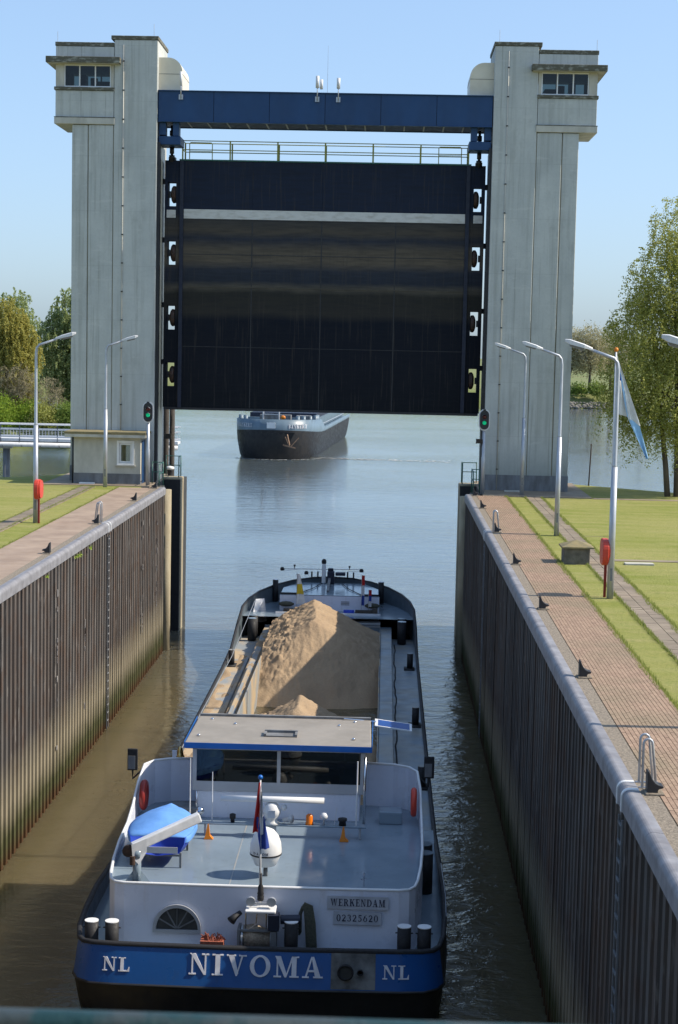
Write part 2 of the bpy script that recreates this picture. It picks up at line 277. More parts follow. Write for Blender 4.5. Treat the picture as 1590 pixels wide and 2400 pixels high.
# ------------------------------------------------------------------ mesh helpers
class MB:
    def __init__(s): s.v = []; s.f = []
    def poly(s, pts, faces):
        o = len(s.v); s.v += [tuple(p) for p in pts]; s.f += [tuple(i+o for i in f) for f in faces]; return s
    def box(s, x0, x1, y0, y1, z0, z1):
        if x0 > x1: x0, x1 = x1, x0
        return s.poly([(x0, y0, z0), (x1, y0, z0), (x1, y1, z0), (x0, y1, z0), (x0, y0, z1), (x1, y0, z1), (x1, y1, z1), (x0, y1, z1)],
                      [(0, 3, 2, 1), (4, 5, 6, 7), (0, 1, 5, 4), (1, 2, 6, 5), (2, 3, 7, 6), (3, 0, 4, 7)])
    def tube(s, pts, rad, n=8, caps=True):
        pts = [Vector(p) for p in pts]
        if not isinstance(rad, (list, tuple)): rad = [rad]*len(pts)
        rings = []; up_ = Vector((0, 0, 1)); prev = None
        for i, p in enumerate(pts):
            d = (pts[min(i+1, len(pts)-1)]-pts[max(i-1, 0)])
            d = d.normalized() if d.length > 1e-9 else Vector((0, 0, 1))
            if prev is None: a = d.cross(up_ if abs(d.z) < 0.95 else Vector((1, 0, 0))).normalized()
            else: a = (prev-d*prev.dot(d)); a = a.normalized() if a.length > 1e-6 else d.orthogonal().normalized()
            prev = a; b = d.cross(a)
            rings.append([p+(a*math.cos(2*math.pi*k/n)+b*math.sin(2*math.pi*k/n))*rad[i] for k in range(n)])
        vs = [q for r in rings for q in r]; fs = []
        for i in range(len(rings)-1):
            for k in range(n): fs.append((i*n+k, i*n+(k+1) % n, (i+1)*n+(k+1) % n, (i+1)*n+k))
        if caps: fs += [tuple(range(n-1, -1, -1)), tuple(range((len(rings)-1)*n, len(rings)*n))]
        return s.poly(vs, fs)
    def cyl(s, c, r, z0, z1, n=16, r1=None): return s.tube([(c[0], c[1], z0), (c[0], c[1], z1)], [r, r if r1 is None else r1], n)
    def lathe(s, c, prof, n=20, axis='Z'):
        vs = []
        for (r, h) in prof:
            for k in range(n):
                a = 2*math.pi*k/n; q = (r*math.cos(a), r*math.sin(a), h)
                if axis == 'X': q = (q[2], q[0], q[1])
                if axis == 'Y': q = (q[1], q[2], q[0])
                vs.append((c[0]+q[0], c[1]+q[1], c[2]+q[2]))
        fs = [(i*n+k, i*n+(k+1) % n, (i+1)*n+(k+1) % n, (i+1)*n+k) for i in range(len(prof)-1) for k in range(n)]
        fs += [tuple(range(n-1, -1, -1)), tuple(range((len(prof)-1)*n, len(prof)*n))]
        return s.poly(vs, fs)
    def sphere(s, c, r, n=14, sq=(1, 1, 1)):
        prof = [(r*math.sin(math.pi*i/(n//2)) or 1e-4, -r*math.cos(math.pi*i/(n//2))) for i in range(n//2+1)]
        o = len(s.v); s.lathe((0, 0, 0), [(max(a, 1e-4), b) for a, b in prof], n)
        s.v[o:] = [(c[0]+v[0]*sq[0], c[1]+v[1]*sq[1], c[2]+v[2]*sq[2]) for v in s.v[o:]]; return s
    def prism(s, pts, axis, a, b):
        # pts: 2D outline; axis the extrusion axis; remaining axes in order
        def P(p, t): return {'X': (t, p[0], p[1]), 'Y': (p[0], t, p[1]), 'Z': (p[0], p[1], t)}[axis]
        n = len(pts); return s.poly([P(p, a) for p in pts]+[P(p, b) for p in pts], [tuple(range(n-1, -1, -1)), tuple(range(n, 2*n))]+[(i, (i+1) % n, n+(i+1) % n, n+i) for i in range(n)])
    def bar(s, a, b, w_, h_):
        # rectangular bar from a to b, w_ wide, h_ high
        a, b = Vector(a), Vector(b); d = (b-a).normalized(); x = d.cross(Vector((0, 0, 1)))
        x = x.normalized() if x.length > 1e-6 else Vector((1, 0, 0)); z = x.cross(d)
        vs = [p+x*sx*w_/2+z*sz*h_/2 for p in (a, b) for sx, sz in ((-1, -1), (1, -1), (1, 1), (-1, 1))]
        return s.poly(vs, [(3, 2, 1, 0), (4, 5, 6, 7), (0, 1, 5, 4), (1, 2, 6, 5), (2, 3, 7, 6), (3, 0, 4, 7)])
    def shift(s, d, rz=0.0):
        c, n = math.cos(rz), math.sin(rz)
        s.v = [(d[0]+c*x-n*y, d[1]+n*x+c*y, d[2]+z) for x, y, z in s.v]; return s
ORG = {}
def mesh_of(name, mb, mat, off=(0, 0, 0), smooth=False):
    used = sorted({i for f in mb.f for i in f})
    if len(used) < len(mb.v):
        rm_ = {a: b for b, a in enumerate(used)}; mb.v = [mb.v[a] for a in used]; mb.f = [tuple(rm_[i] for i in f) for f in mb.f]
    me = bpy.data.meshes.new(name)
    me.from_pydata([(v[0]-off[0], v[1]-off[1], v[2]-off[2]) for v in mb.v], [], mb.f)
    me.materials.append(MATS[mat] if isinstance(mat, str) else mat)
    if smooth: me.shade_smooth()
    me.update(); return me
def tag(o, label=None, cat=None, group=None, kind=None):
    for k, v in (('label', label), ('category', cat), ('group', group), ('kind', kind)):
        if v: o[k] = v
    return o
def thing(name, label, cat, loc=(0, 0, 0), group=None):
    o = bpy.data.objects.new(name, None); o.empty_display_size = 0.3; COL.objects.link(o); o.location = loc
    ORG[o.name] = Vector(loc); return tag(o, label, cat, group)
def part(name, mb, mat, parent, smooth=False, bev=0.0, world=True, label=None, kind=None):
    off = (0, 0, 0)
    if world and parent is not None: off = ORG[parent.name]
    o = bpy.data.objects.new(name, mesh_of(name, mb, mat, off, smooth)); COL.objects.link(o)
    if parent is not None:
        o.parent = parent; ORG[o.name] = ORG[parent.name]
    if bev: bevel(o, bev)
    tag(o, label, None, None, kind); return o
def bevel(o, wd, seg=2):
    b = o.modifiers.new('bevel', 'BEVEL'); b.width = wd; b.segments = seg; b.limit_method = 'ANGLE'; b.angle_limit = math.radians(40)
def single(name, mb, mat, label, cat, loc=(0, 0, 0), group=None, smooth=False, bev=0.0, kind=None):
    o = bpy.data.objects.new(name, mesh_of(name, mb, mat, loc, smooth)); COL.objects.link(o); o.location = loc; ORG[o.name] = Vector(loc)
    if bev: bevel(o, bev)
    return tag(o, label, cat, group, kind)
def struct(name, mb, mat, smooth=False):
    o = bpy.data.objects.new(name, mesh_of(name, mb, mat, (0, 0, 0), smooth)); COL.objects.link(o); o['kind'] = 'structure'; ORG[o.name] = Vector((0, 0, 0)); return o
def copy_tree(o, parent=None):
    c = o.copy(); COL.objects.link(c); c.parent = parent; ORG[c.name] = ORG[o.name]
    for ch in list(o.children): copy_tree(ch, c)
    return c
def place(proto, first, loc, label, rz=0.0):
    o = proto if first else copy_tree(proto)
    o.location = loc; o.rotation_euler = (0, 0, rz); o['label'] = label; return o
def lerp(a, b, t): return a+(b-a)*t

GZ = 7.78                       # top of the quays
# ------------------------------------------------------------------ ground, water, banks
wm = MB().poly([(-2500, -80, 0), (2500, -80, 0), (2500, 3500, 0), (-2500, 3500, 0)], [(0, 1, 2, 3)]); struct('water', wm, 'water')
def quay(name, top, zt, zb):
    # top outline (counter clockwise) with a skirt down to the water
    b = MB(); n = len(top)
    b.poly([(x, y, zt) for x, y in top]+[(x+(0 if abs(x) < 8.3 else math.copysign(5.0, x)*(1 if abs(x) > 12.5 else 0)), y+(4.0 if y > 60 and abs(x) > 12.5 else 0), zb) for x, y in top],
           [tuple(range(n))]+[(i, i+n, (i+1) % n+n, (i+1) % n) for i in range(n)])
    return struct(name, b, 'grass')
lawn_r = quay('lawn_right', [(7.33, -30), (60, -30), (60, 66), (30, 75.5), (17.1, 84.1), (12.6, 88), (8.25, 88), (8.25, 79.45), (7.33, 79.45)], 7.745, -1.5)
lawn_l = quay('lawn_left', [(-7.33, 79.45), (-8.25, 79.45), (-8.25, 88), (-12.6, 88), (-13.7, 85.6), (-16, 83.6), (-30, 78), (-60, 72), (-60, -30), (-7.33, -30)], 7.745, -1.5)
def slab(name, x0, x1, y0, y1, z1, mat, z0=7.70):
    return struct(name, MB().box(x0, x1, y0, y1, z0, z1), mat)
slab('quay_edge_right', 7.26, 7.53, 2, 80.0, GZ, 'gravel_concrete'); slab('quay_edge_left', -7.26, -7.55, 2, 80.0, GZ, 'gravel_concrete')
path_r = slab('brick_path_right', 7.535, 8.93, 2, 79.2, 7.762, 'joint_soil')
path_l = slab('brick_path_left', -7.555, -9.18, 2, 79.2, GZ, 'paving')
slab('tower_pavement_right', 7.86, 12.9, 79.25, 88, GZ+.004, 'paving_dark'); slab('tower_pavement_left', -7.86, -13.0, 80.1, 88, GZ+.004, 'paving_dark')
tiles_r = slab('tile_path_right', 9.80, 10.52, 2, 79.2, 7.762, 'joint_soil'); tiles_l = slab('tile_path_left', -10.36, -10.96, 2, 79.6, 7.762, 'joint_soil')
slab('cross_path_right', 10.53, 30, 55.55, 55.95, 7.764, 'tile'); slab('cross_path_far', 12.95, 30, 79.0, 79.4, 7.764, 'paving')
# bricks (stretcher rows along the quay), nearest 300 single
bw, bl, jt = 0.070, 0.205, 0.010
bmesh_ = mesh_of('brick', MB().box(-bw/2, bw/2, -bl/2, bl/2, 0, 0.03), 'brick')
rows = [7.545+(bw+jt)*(i+.5) for i in range(17)]
cells = []
for i, x in enumerate(rows):
    y = 22+((i % 2)*.5)*(bl+jt)
    while y < 79.1:
        cells.append((x, y)); y += bl+jt
def vis(x, y): return (abs(math.atan2(x-3.2, y)+.0258) < .196)
order = sorted([c for c in cells if vis(*c)], key=lambda c: c[1])
for x, y in order[:300]:
    o = bpy.data.objects.new('brick', bmesh_); COL.objects.link(o); o.parent = path_r; o.location = (x, y, 7.753+R.uniform(-.002, .002)); o.rotation_euler = (R.gauss(0, .006), R.gauss(0, .006), R.gauss(0, .008))
rest = MB()
for x, y in order[300:]+[c for c in cells if not vis(*c)]:
    dz = R.uniform(-.002, .002); rest.box(x-bw/2, x+bw/2, y-bl/2, y+bl/2, 7.753+dz, 7.783+dz)
part('brick_field', rest, 'brick', path_r, kind='stuff')
tmesh = mesh_of('tile', MB().box(-.172, .172, -.146, .146, 0, .03), 'tile')
def tiles(par, xs, y0, y1, nmax):
    k = 0; rst = MB(); y = y0
    while y < y1:
        for x in xs:
            if k < nmax:
                o = bpy.data.objects.new('tile', tmesh); COL.objects.link(o); o.parent = par; o.location = (x, y, 7.75+R.uniform(-.003, .003)); o.rotation_euler = (R.gauss(0, .01), R.gauss(0, .01), R.gauss(0, .01)); k += 1
            else:
                d = R.uniform(-.003, .003); rst.box(x-.172, x+.172, y-.146, y+.146, 7.75+d, 7.78+d)
        y += .302
    if rst.v: part('tile_field', rst, 'tile', par, kind='stuff')
tiles(tiles_r, (9.98, 10.34), 36.0, 79.0, 230); tiles(tiles_l, (-10.475, -10.83), 55, 79.4, 170)
# far banks
def bank(name, pts_front, depth, z0, z1, rise, mat):
    b = MB(); n = len(pts_front); rowsz = [(0, -1.0), (2.5, z0), (7, z1), (rise, z1+.6), (depth, z1+1.0)]
    vs = []; fs = []
    for dy, z in rowsz:
        for i, (x, y) in enumerate(pts_front): vs.append((x, y+dy+(R.uniform(-.5, .5) if dy < 8 else 0), z+R.uniform(-.15, .15)))
    for j in range(len(rowsz)-1):
        for i in range(n-1): fs.append((j*n+i, j*n+i+1, (j+1)*n+i+1, (j+1)*n+i))
    b.poly(vs, fs); return struct(name, b, mat, True)
bank('bank_right', [(-400+i*16, 441+2*math.sin(i*.7)) for i in range(90)], 1500, 0.9, 3.6, 60, 'bank_grass')
bank('bank_left', [(-420+i*8, 229+2.0*math.sin(i*.9)+(0 if i < 45 else (i-45)**2*3)) for i in range(49)], 45, 0.7, 2.3, 25, 'bank_grass')
rip = MB()
for i in range(700):
    x = R.uniform(30, 110); y = 441.5+R.uniform(-1.0, 3.0); rad = R.uniform(.25, .6)
    rip.sphere((x, y, .15+max(0, y-441)*.35+R.uniform(0, .3)), rad, 6, (1, 1, .7))
o = single('riprap', rip, 'stones', 'grey stones along the waterline of the far right bank', 'stones', kind='stuff')

# ------------------------------------------------------------------ lock walls
PITCH = 0.532
def lock_wall(s, name, label):
    t = thing(name, label, 'wall', (s*7.0, 0, 0))
    prof = [(0, 0), (.24, 0), (.29, .25), (.475, .25), (PITCH, 0)]
    pm = MB()
    vs = []
    for z in (-2.0, 7.5):
        for y, d in prof: vs.append((s*(.05+d), y, z))
    n = len(prof); fs = []
    for i in range(n-1): fs.append((i, i+1, n+i+1, n+i) if s > 0 else (i, n+i, n+i+1, i+1))
    pm.poly(vs, fs); me = mesh_of('sheet_pile', pm, 'sheet_piling')
    y = 5.0
    while y < 79.0:
        o = bpy.data.objects.new('sheet_pile', me); COL.objects.link(o); o.parent = t; o.location = (R.gauss(0, .005), y, 0); o.rotation_euler = (R.gauss(0, .0004), 0, R.gauss(0, .005)); y += PITCH
    # rounded steel coping, in lengths
    cp = [(s*7.262, 7.48), (s*7.262, 7.80)]
    for k in range(7):
        a = math.pi/2*k/6; cp.append((s*(7.115-.115*math.sin(a)), 7.70+.115*math.cos(a)))
    cp += [(s*7.0, 7.48)]
    y0 = 5.0
    while y0 < 79.4:
        y1 = min(y0+9.3, 79.5)
        part('coping', MB().prism(cp, 'Y', y0+.006, y1-.006), 'coping_steel', t, smooth=False); y0 = y1
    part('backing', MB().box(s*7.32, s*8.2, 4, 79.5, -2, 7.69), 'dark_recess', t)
    # lock head: round corner post, gate slot and pier
    part('corner_post', MB().cyl((s*7.03, 79.98), .24, -2, 7.66, 16), 'pier_concrete', t, True)
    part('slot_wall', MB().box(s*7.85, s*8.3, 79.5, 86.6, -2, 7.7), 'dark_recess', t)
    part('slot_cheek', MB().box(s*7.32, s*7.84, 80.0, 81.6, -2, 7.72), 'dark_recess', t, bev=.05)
    part('pier', MB().box(s*7.0, s*8.6, 85.55, 86.7, -2, 7.79), 'pier_concrete', t, bev=.06)
    part('pier_shade_plate', MB().box(s*7.04, s*7.84, 85.40, 85.54, -2, 7.7), 'black_steel', t)  # near-black plate added over the pier front to stand in for its shade
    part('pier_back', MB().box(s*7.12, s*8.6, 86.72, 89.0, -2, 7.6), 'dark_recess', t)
    return t
wl = lock_wall(-1, 'lock_wall', 'sunlit brown sheet pile wall of the lock chamber on the left')
wr = lock_wall(1, 'lock_wall', 'dark shaded sheet pile wall of the lock chamber on the right')
# ladder rungs with white paint set into the walls
for s, w_, ys in ((-1, wl, (26.5, 63.2)), (1, wr, (26.2, 63.5))):
    for y in ys:
        rg = MB()
        for k in range(24): rg.bar((s*7.02, y-.17, 7.2-.3*k), (s*7.02, y+.17, 7.2-.3*k), .03, .03)
        rg.bar((s*7.03, y-.18, 7.3), (s*7.03, y-.18, 0), .03, .05).bar((s*7.03, y+.18, 7.3), (s*7.03, y+.18, 0), .03, .05)
        part('ladder', rg, 'plinth', w_)
        wc = []
        for dy in (-.24, .24):
            ring = [(s*7.25, 7.825)]+[(s*(7.115-.13*math.sin(math.pi/2*k/6)), 7.70+.125*math.cos(math.pi/2*k/6)) for k in range(7)]+[(s*6.985, 7.46)]
            inner = [(s*7.25, 7.79)]+[(s*(7.115-.095*math.sin(math.pi/2*k/6)), 7.70+.095*math.cos(math.pi/2*k/6)) for k in range(7)]+[(s*7.02, 7.46)]
            part('white_band', MB().prism(ring+inner[::-1], 'Y', y+dy-.05, y+dy+.05), 'white_paint', w_)
for y0, s in ((53, -1), (72, -1), (76.5, -1), (58, -1)):
    sp = MB()
    for k in range(9):
        z = R.uniform(1.5, 6.8); sp.box(s*6.985, s*7.005, y0+R.uniform(-.03, .03), y0+.05+R.uniform(0, .06), z, z+R.uniform(.08, .3))
    part('paint_marks', sp, 'old_paint_white', wl)

# ------------------------------------------------------------------ lift towers
def tower(s, label):
    t = thing('lift_tower', label, 'tower', (s*10, 82.5, GZ))
    X = lambda a: s*a
    F, B = 82.5, 86.1
    part('shaft', MB().box(X(8.0), X(10.07), F, B, GZ-.1, 28.84), 'concrete', t, bev=.03)
    part('panel', MB().box(X(10.10), X(11.28), F+.02, B-.05, GZ-.1, 24.84), 'concrete', t, bev=.03)
    part('panel', MB().box(X(11.32), X(12.08), F+.045, B-.05, GZ-.1, 24.84), 'concrete', t, bev=.03)
    part('joint_stain', MB().box(X(10.072), X(10.098), F+.03, B-.1, GZ, 24.8).box(X(11.285), X(11.315), F+.05, B-.1, GZ, 24.8), 'concrete_stain', t)
    part('plinth', MB().box(X(7.985), X(12.10), F-.012, B-.3, GZ-.05, GZ+.75), 'plinth', t)
    # machine cabin
    part('cabin_base', MB().box(X(10.09), X(12.88), F+.01, B-.2, 25.18, 26.44), 'concrete', t, bev=.02)
    part('ledge', MB().box(X(10.03), X(12.93), F-.06, B-.15, 24.86, 25.17), 'concrete_pale', t, bev=.02)
    part('ledge_moss', MB().box(X(10.02), X(12.94), F-.07, B-.14, 25.172, 25.20), 'concrete_moss', t)
    part('sill', MB().box(X(10.05), X(12.94), F-.06, B-.2, 26.45, 26.60), 'concrete_moss', t, bev=.015)
    part('cabin_top', MB().box(X(10.09), X(12.87), F+.01, B-.2, 27.98, 28.5), 'concrete', t, bev=.02)
    part('canopy', MB().box(X(9.74), X(13.28), F-.42, B+.15, 27.68, 27.97), 'concrete_moss', t, bev=.02)
    part('canopy_soffit', MB().box(X(9.80), X(13.22), F-.36, B+.1, 27.655, 27.678), 'concrete_pale', t)
    part('parapet', MB().box(X(10.085), X(12.9), F-.01, B-.15, 28.51, 28.70), 'concrete_moss', t, bev=.02)
    part('roof_cap', MB().box(X(7.96), X(10.22), F-.04, B+.05, 28.845, 29.03), 'concrete_moss', t, bev=.02)
    zt, zb = 27.655, 26.60
    for xa, xb, ya, yb in ((10.09, 10.22, F+.02, F+.2), (12.48, 12.87, F+.02, F+.2), (10.09, 10.3, B-.4, B-.21), (12.6, 12.87, B-.4, B-.21)):
        part('corner_post', MB().box(X(xa), X(xb), ya, yb, zb, zt), 'concrete_pale', t)
    fr = part('window', MB().box(X(10.23), X(12.47), F+.05, F+.10, zb, zb+.06).box(X(10.23), X(12.47), F+.05, F+.10, zt-.06, zt)
              .box(X(10.23), X(10.28), F+.05, F+.10, zb+.06, zt-.06).box(X(10.95), X(11.01), F+.05, F+.10, zb+.06, zt-.06).box(X(11.70), X(11.76), F+.05, F+.10, zb+.06, zt-.06).box(X(12.42), X(12.47), F+.05, F+.10, zb+.06, zt-.06), 'white_paint', t)
    for a, b in ((10.285, 10.945), (11.015, 11.695), (11.765, 12.415)):
        part('pane', MB().box(X(a), X(b), F+.07, F+.082, zb+.065, zt-.065), 'tinted_glass', fr)
    bw_ = part('window', MB().box(X(10.3), X(12.6), B-.35, B-.3, zb, zb+.06).box(X(11.2), X(11.27), B-.35, B-.3, zb+.06, zt).box(X(12.0), X(12.07), B-.35, B-.3, zb+.06, zt), 'white_paint', t)
    part('machinery', MB().box(X(10.5), X(11.15), F+1.2, F+2.4, zb, zb+.45).box(X(11.7), X(12.0), F+1.5, F+2.2, zb, zb+.8).cyl((X(11.3), F+1.6), .18, zb, zb+.65), 'girder_dark', t)
    sw = part('window', MB().box(X(12.78), X(12.83), F+.25, B-.45, zb, zb+.06).box(X(12.78), X(12.83), F+1.6, F+1.7, zb+.06, zt), 'white_paint', t)
    part('pane', MB().box(X(12.80), X(12.81), F+.22, F+1.58, zb+.065, zt-.01).box(X(12.80), X(12.81), F+1.72, B-.42, zb+.065, zt-.01), 'tinted_glass', sw)
    # drain pipe with clips, guide rail, stains
    px = 9.62 if s < 0 else 8.66
    part('drain_pipe', MB().cyl((X(px), F-.03), .02, GZ, 28.6, 8), 'concrete_pale', t, True)
    cl = MB()
    for k in range(15): cl.box(X(px-.045), X(px+.045), F-.06, F-.004, GZ+1.0+k*1.36, GZ+1.05+k*1.36)
    part('pipe_clip', cl, 'black_steel', t)
    part('guide_rail', MB().box(X(7.86), X(7.985), F+.15, F+.55, GZ, 24.1), 'black_steel', t)
    part('track_plate', MB().box(X(7.93), X(7.998), F+.6, F+2.6, GZ, 24.0), 'cream_metal' if s < 0 else 'black_steel', t)  # sun and shade put into the colour: cream on left tower, black on right
    # rounded sheave housing
    hp = [(X(8.0), 26.55), (X(8.0), 28.12)]
    for k in range(8):
        a = math.pi/2*k/7; hp.append((X(7.55-.68*math.sin(a)), 27.44+.68*math.cos(a)))
    hp.append((X(6.87), 26.55))
    part('sheave_housing', MB().prism(hp, 'Y', F+.45, F+3.2), 'cream_metal', t)
    part('housing_seam', MB().box(X(6.862), X(7.99), F+.44, F+3.21, 27.34, 27.355), 'girder_dark', t)
    part('lightning_rod', MB().cyl((X(8.2), F+.1), .012, 29.0, 29.6, 6).cyl((X(12.8), F+.1), .012, 28.7, 29.2, 6), 'galvanised', t)
    return t
tl_ = tower(-1, 'pale concrete lift tower with glazed machine cabin standing behind the left hut')
tr_ = tower(1, 'pale concrete lift tower with glazed machine cabin on the right quay')

# ------------------------------------------------------------------ blue girder
g = thing('lifting_girder', 'long dark blue steel girder spanning between the two tower tops', 'girder', (0, 83, 25))
for i in range(6):
    a, b = -7.97+i*2.6567, -7.97+(i+1)*2.6567
    part('web_plate', MB().box(a+.012, b-.012, 82.62, 82.66, 25.09, 26.50), 'girder_blue', g)
part('back_web', MB().box(-7.97, 7.97, 85.0, 85.04, 25.05, 26.5), 'girder_blue', g)
part('top_flange', MB().box(-7.98, 7.98, 82.55, 85.1, 26.502, 26.54), 'girder_blue', g)
part('bottom_flange', MB().box(-7.98, 7.98, 82.56, 82.8, 25.055, 25.088), 'girder_blue', g)
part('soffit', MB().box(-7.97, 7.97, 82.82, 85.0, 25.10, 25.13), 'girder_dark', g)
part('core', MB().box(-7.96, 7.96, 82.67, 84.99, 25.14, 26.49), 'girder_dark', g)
for i in range(15):
    x = -6.6+i*.945
    part('rib', MB().box(x-.035, x+.035, 82.85, 84.95, 25.085, 25.098), 'rib_pale', g)
for s in (-1, 1):
    part('hanger', MB().box(s*6.98, s*7.28, 82.8, 83.4, 24.42, 25.052), 'girder_blue', g, bev=.015); part('hanger', MB().box(s*7.62, s*7.95, 82.8, 83.4, 24.46, 25.052), 'girder_blue', g, bev=.015)
    part('cross_block', MB().box(s*6.9, s*7.95, 82.75, 84.3, 24.0, 24.40), 'girder_blue', g, bev=.02)
    part('hoist_rod', MB().cyl((s*7.45, 83.9), .07, 23.3, 25.05, 10).cyl((s*7.45, 83.9), .12, 24.55, 24.8, 10).cyl((s*7.45, 83.9), .14, 23.45, 23.62, 10).cyl((s*7.45, 83.9), .11, 23.7, 24.0, 10), 'black_steel', g, True)
for i, (x, lb, hh) in enumerate(((-6.88, 'slim bracket antenna bolted to the left end of the blue girder', .8), (-.38, 'double antenna drum bolted at the middle of the blue girder', .7), (.62, 'single antenna drum on the blue girder right of the middle', .62))):
    a = thing('antenna', lb, 'antenna', (x, 82.55, 26.1))
    part('mount_plate', MB().box(x-.1, x+.1, 82.52, 82.548, 26.1, 26.34), 'galvanised', a)
    part('mast', MB().cyl((x, 82.5), .025, 26.15, 26.6+hh*.6, 8), 'galvanised', a, True)
    d = MB().cyl((x, 82.5), .06 if i == 0 else .085, 26.6+hh*.2, 26.6+hh, 10)
    if i == 1: d.cyl((x+.19, 82.6), .075, 26.7, 27.15, 10).bar((x, 82.5, 26.8), (x+.19, 82.6, 26.8), .04, .04)
    part('drum', d, 'lamp_white', a, True)
single('whip_antenna', MB().tube([(.06, 83.5, 26.54), (.06, 83.5, 28.9)], [.012, .005], 5), 'galvanised', 'thin whip aerial rising from the middle of the blue girder', 'antenna', (.06, 83.5, 26.54))

# ------------------------------------------------------------------ lift gate
GB, GT = 11.40, 23.40
gt = thing('lift_gate', 'huge dark raised lift gate with a white stripe hanging between the towers', 'gate', (0, 84.2, GB))
for r_, (za, zb_) in enumerate(((11.4, 14.4), (14.4, 17.32), (17.32, 20.55), (20.55, 23.4))):
    for xa, xb in ((-6.98, -3.5), (-3.5, -.1), (-.1, 3.5), (3.5, 6.98)):
        part('skin_plate', MB().box(xa+.004, xb-.004, 84.1, 84.15, za+.004, zb_-.004), 'gate_steel', gt)
for xx in (-3.5, -.1, 3.5): part('weld_seam', MB().box(xx-.025, xx+.025, 84.09, 84.099, 11.42, 20.6), 'black_steel', gt)
for zz in (14.4, 18.9): part('weld_seam', MB().box(-6.85, 6.85, 84.0895, 84.0985, zz-.015, zz+.015), 'black_steel', gt)
part('frame', MB().box(-6.97, 6.97, 84.16, 85.0, 11.42, 23.38), 'girder_dark', gt)
part('bottom_seal', MB().box(-7.75, 7.75, 84.05, 85.05, 11.28, 11.399), 'black_steel', gt)
part('white_stripe', MB().box(-6.86, 6.86, 84.088, 84.098, 20.62, 21.07), 'gate_white', gt)
part('water_line', MB().box(-6.9, 6.9, 84.085, 84.098, 17.30, 17.36), 'gate_steel', gt)
for s in (-1, 1):
    part('edge_flange', MB().box(s*6.88, s*7.06, 84.02, 84.095, GB, GT), 'girder_dark', gt)
    c = MB().box(s*6.985, s*7.25, 84.1, 84.9, GB, GT).box(s*7.66, s*7.80, 84.1, 84.9, GB, GT)
    zs = [GB]+[v for zc in (13.0, 15.79, 18.95, 21.78) for v in (zc-.58, zc+.58)]+[GT]
    for i in range(0, len(zs), 2): c.box(s*7.252, s*7.658, 84.11, 84.89, zs[i], zs[i+1])
    part('side_column', c, 'gate_steel', gt)
    part('stripe_end', MB().box(s*7.26, s*7.7, 84.085, 84.098, 20.64, 21.02), 'gate_white', gt)
    for zc in (13.0, 15.79, 18.95, 21.78):
        wp = [(.2, -.14), (.40, -.11), (.42, -.05), (.42, .03), (.34, .09), (.2, .13)] if s > 0 else [(.2, -.13), (.34, -.09), (.42, -.03), (.42, .05), (.40, .11), (.2, .14)]
        wh = part('guide_wheel', MB().lathe((s*7.39, 84.4, zc), wp, 20, 'X'), 'rusty_wheel', gt, False)
        part('bearing', MB().box(s*7.255, s*7.32, 84.25, 84.55, zc-.3, zc+.3).box(s*7.56, s*7.657, 84.25, 84.55, zc-.16, zc+.16), 'black_steel', gt)
        part('bumper', MB().box(s*7.80, s*7.93, 84.3, 84.6, zc+.50, zc+.75).box(s*7.80, s*7.90, 84.3, 84.6, zc+.62, zc+.68), 'black_steel', gt)
    part('lug', MB().box(s*7.3, s*7.62, 84.0, 84.5, 23.4, 23.55), 'black_steel', gt)
# walkway and yellow rails on the gate
part('walkway', MB().box(-7.1, 7.1, 84.05, 85.3, 23.402, 23.47), 'rail_green', gt)
for yy, nm in ((84.12, 0), (85.22, 1)):
    for k in range(7):
        x = -6.95+k*13.9/6
        part('rail_post', MB().bar((x, yy, 23.47), (x, yy, 24.40), .07, .05) if 0 else MB().box(x-.035, x+.035, yy-.02, yy+.02, 23.47, 24.38), 'rail_yellow', gt)
    for z in (24.36, 23.93):
        part('rail', MB().tube([(-6.95, yy, z), (6.95, yy, z)], .024, 6), 'rail_yellow', gt)
for s in (-1, 1):
    for x, y in ((6.95, 84.12), (6.05, 84.12)):
        pass
    part('end_hoop', MB().tube([(s*6.6, 84.0, 23.47), (s*6.6, 84.0, 24.2), (s*6.55, 84.0, 24.26), (s*5.55, 84.05, 24.26), (s*5.5, 84.05, 24.2), (s*5.5, 84.05, 23.47)], .024, 6).tube([(s*6.6, 84.0, 23.85), (s*5.5, 84.05, 23.85)], .02, 6), 'rail_yellow', gt, True)
    part('end_rail', MB().tube([(s*6.95, 84.1, 24.36), (s*6.95, 85.2, 24.36)], .024, 6).tube([(s*6.95, 84.1, 23.93), (s*6.95, 85.2, 23.93)], .024, 6), 'rail_yellow', gt)

# unseen near lock head, added behind the camera bridge to block sky light
for o_, lb in ((tl_, 'unseen left lift tower of the near lock head behind the camera'), (tr_, 'unseen right lift tower of the near lock head behind the camera'), (g, 'unseen blue girder of the near lock head behind the camera'), (gt, 'unseen raised lift gate of the near lock head behind the camera')):
    n_ = copy_tree(o_); n_.location.y -= 88.5; n_['label'] = lb

# ------------------------------------------------------------------ hut by the left tower
h = thing('lock_hut', 'small cream hut with flat roof and one white framed window at the left tower', 'hut', (-10, 81.2, GZ))
part('wall', MB().box(-11.62, -9.56, 81.0, 82.46, 8.28, 10.0).box(-8.73, -8.43, 81.0, 82.46, 8.28, 10.0).box(-9.56, -8.73, 81.0, 82.46, 8.28, 8.70).box(-9.56, -8.73, 81.0, 82.46, 9.86, 10.0).box(-9.56, -8.73, 81.6, 82.4, 8.7, 9.86), 'concrete_pale', h)
part('plinth', MB().box(-11.635, -8.415, 80.985, 82.44, GZ-.05, 8.279), 'plinth', h)
rf = part('roof', MB().box(-12.0, -8.14, 80.6, 82.46, 10.005, 10.22), 'concrete_pale', h, bev=.02)
part('roof_edge', MB().box(-12.02, -8.12, 80.58, 82.47, 10.16, 10.28), 'roof_moss', rf, bev=.02)
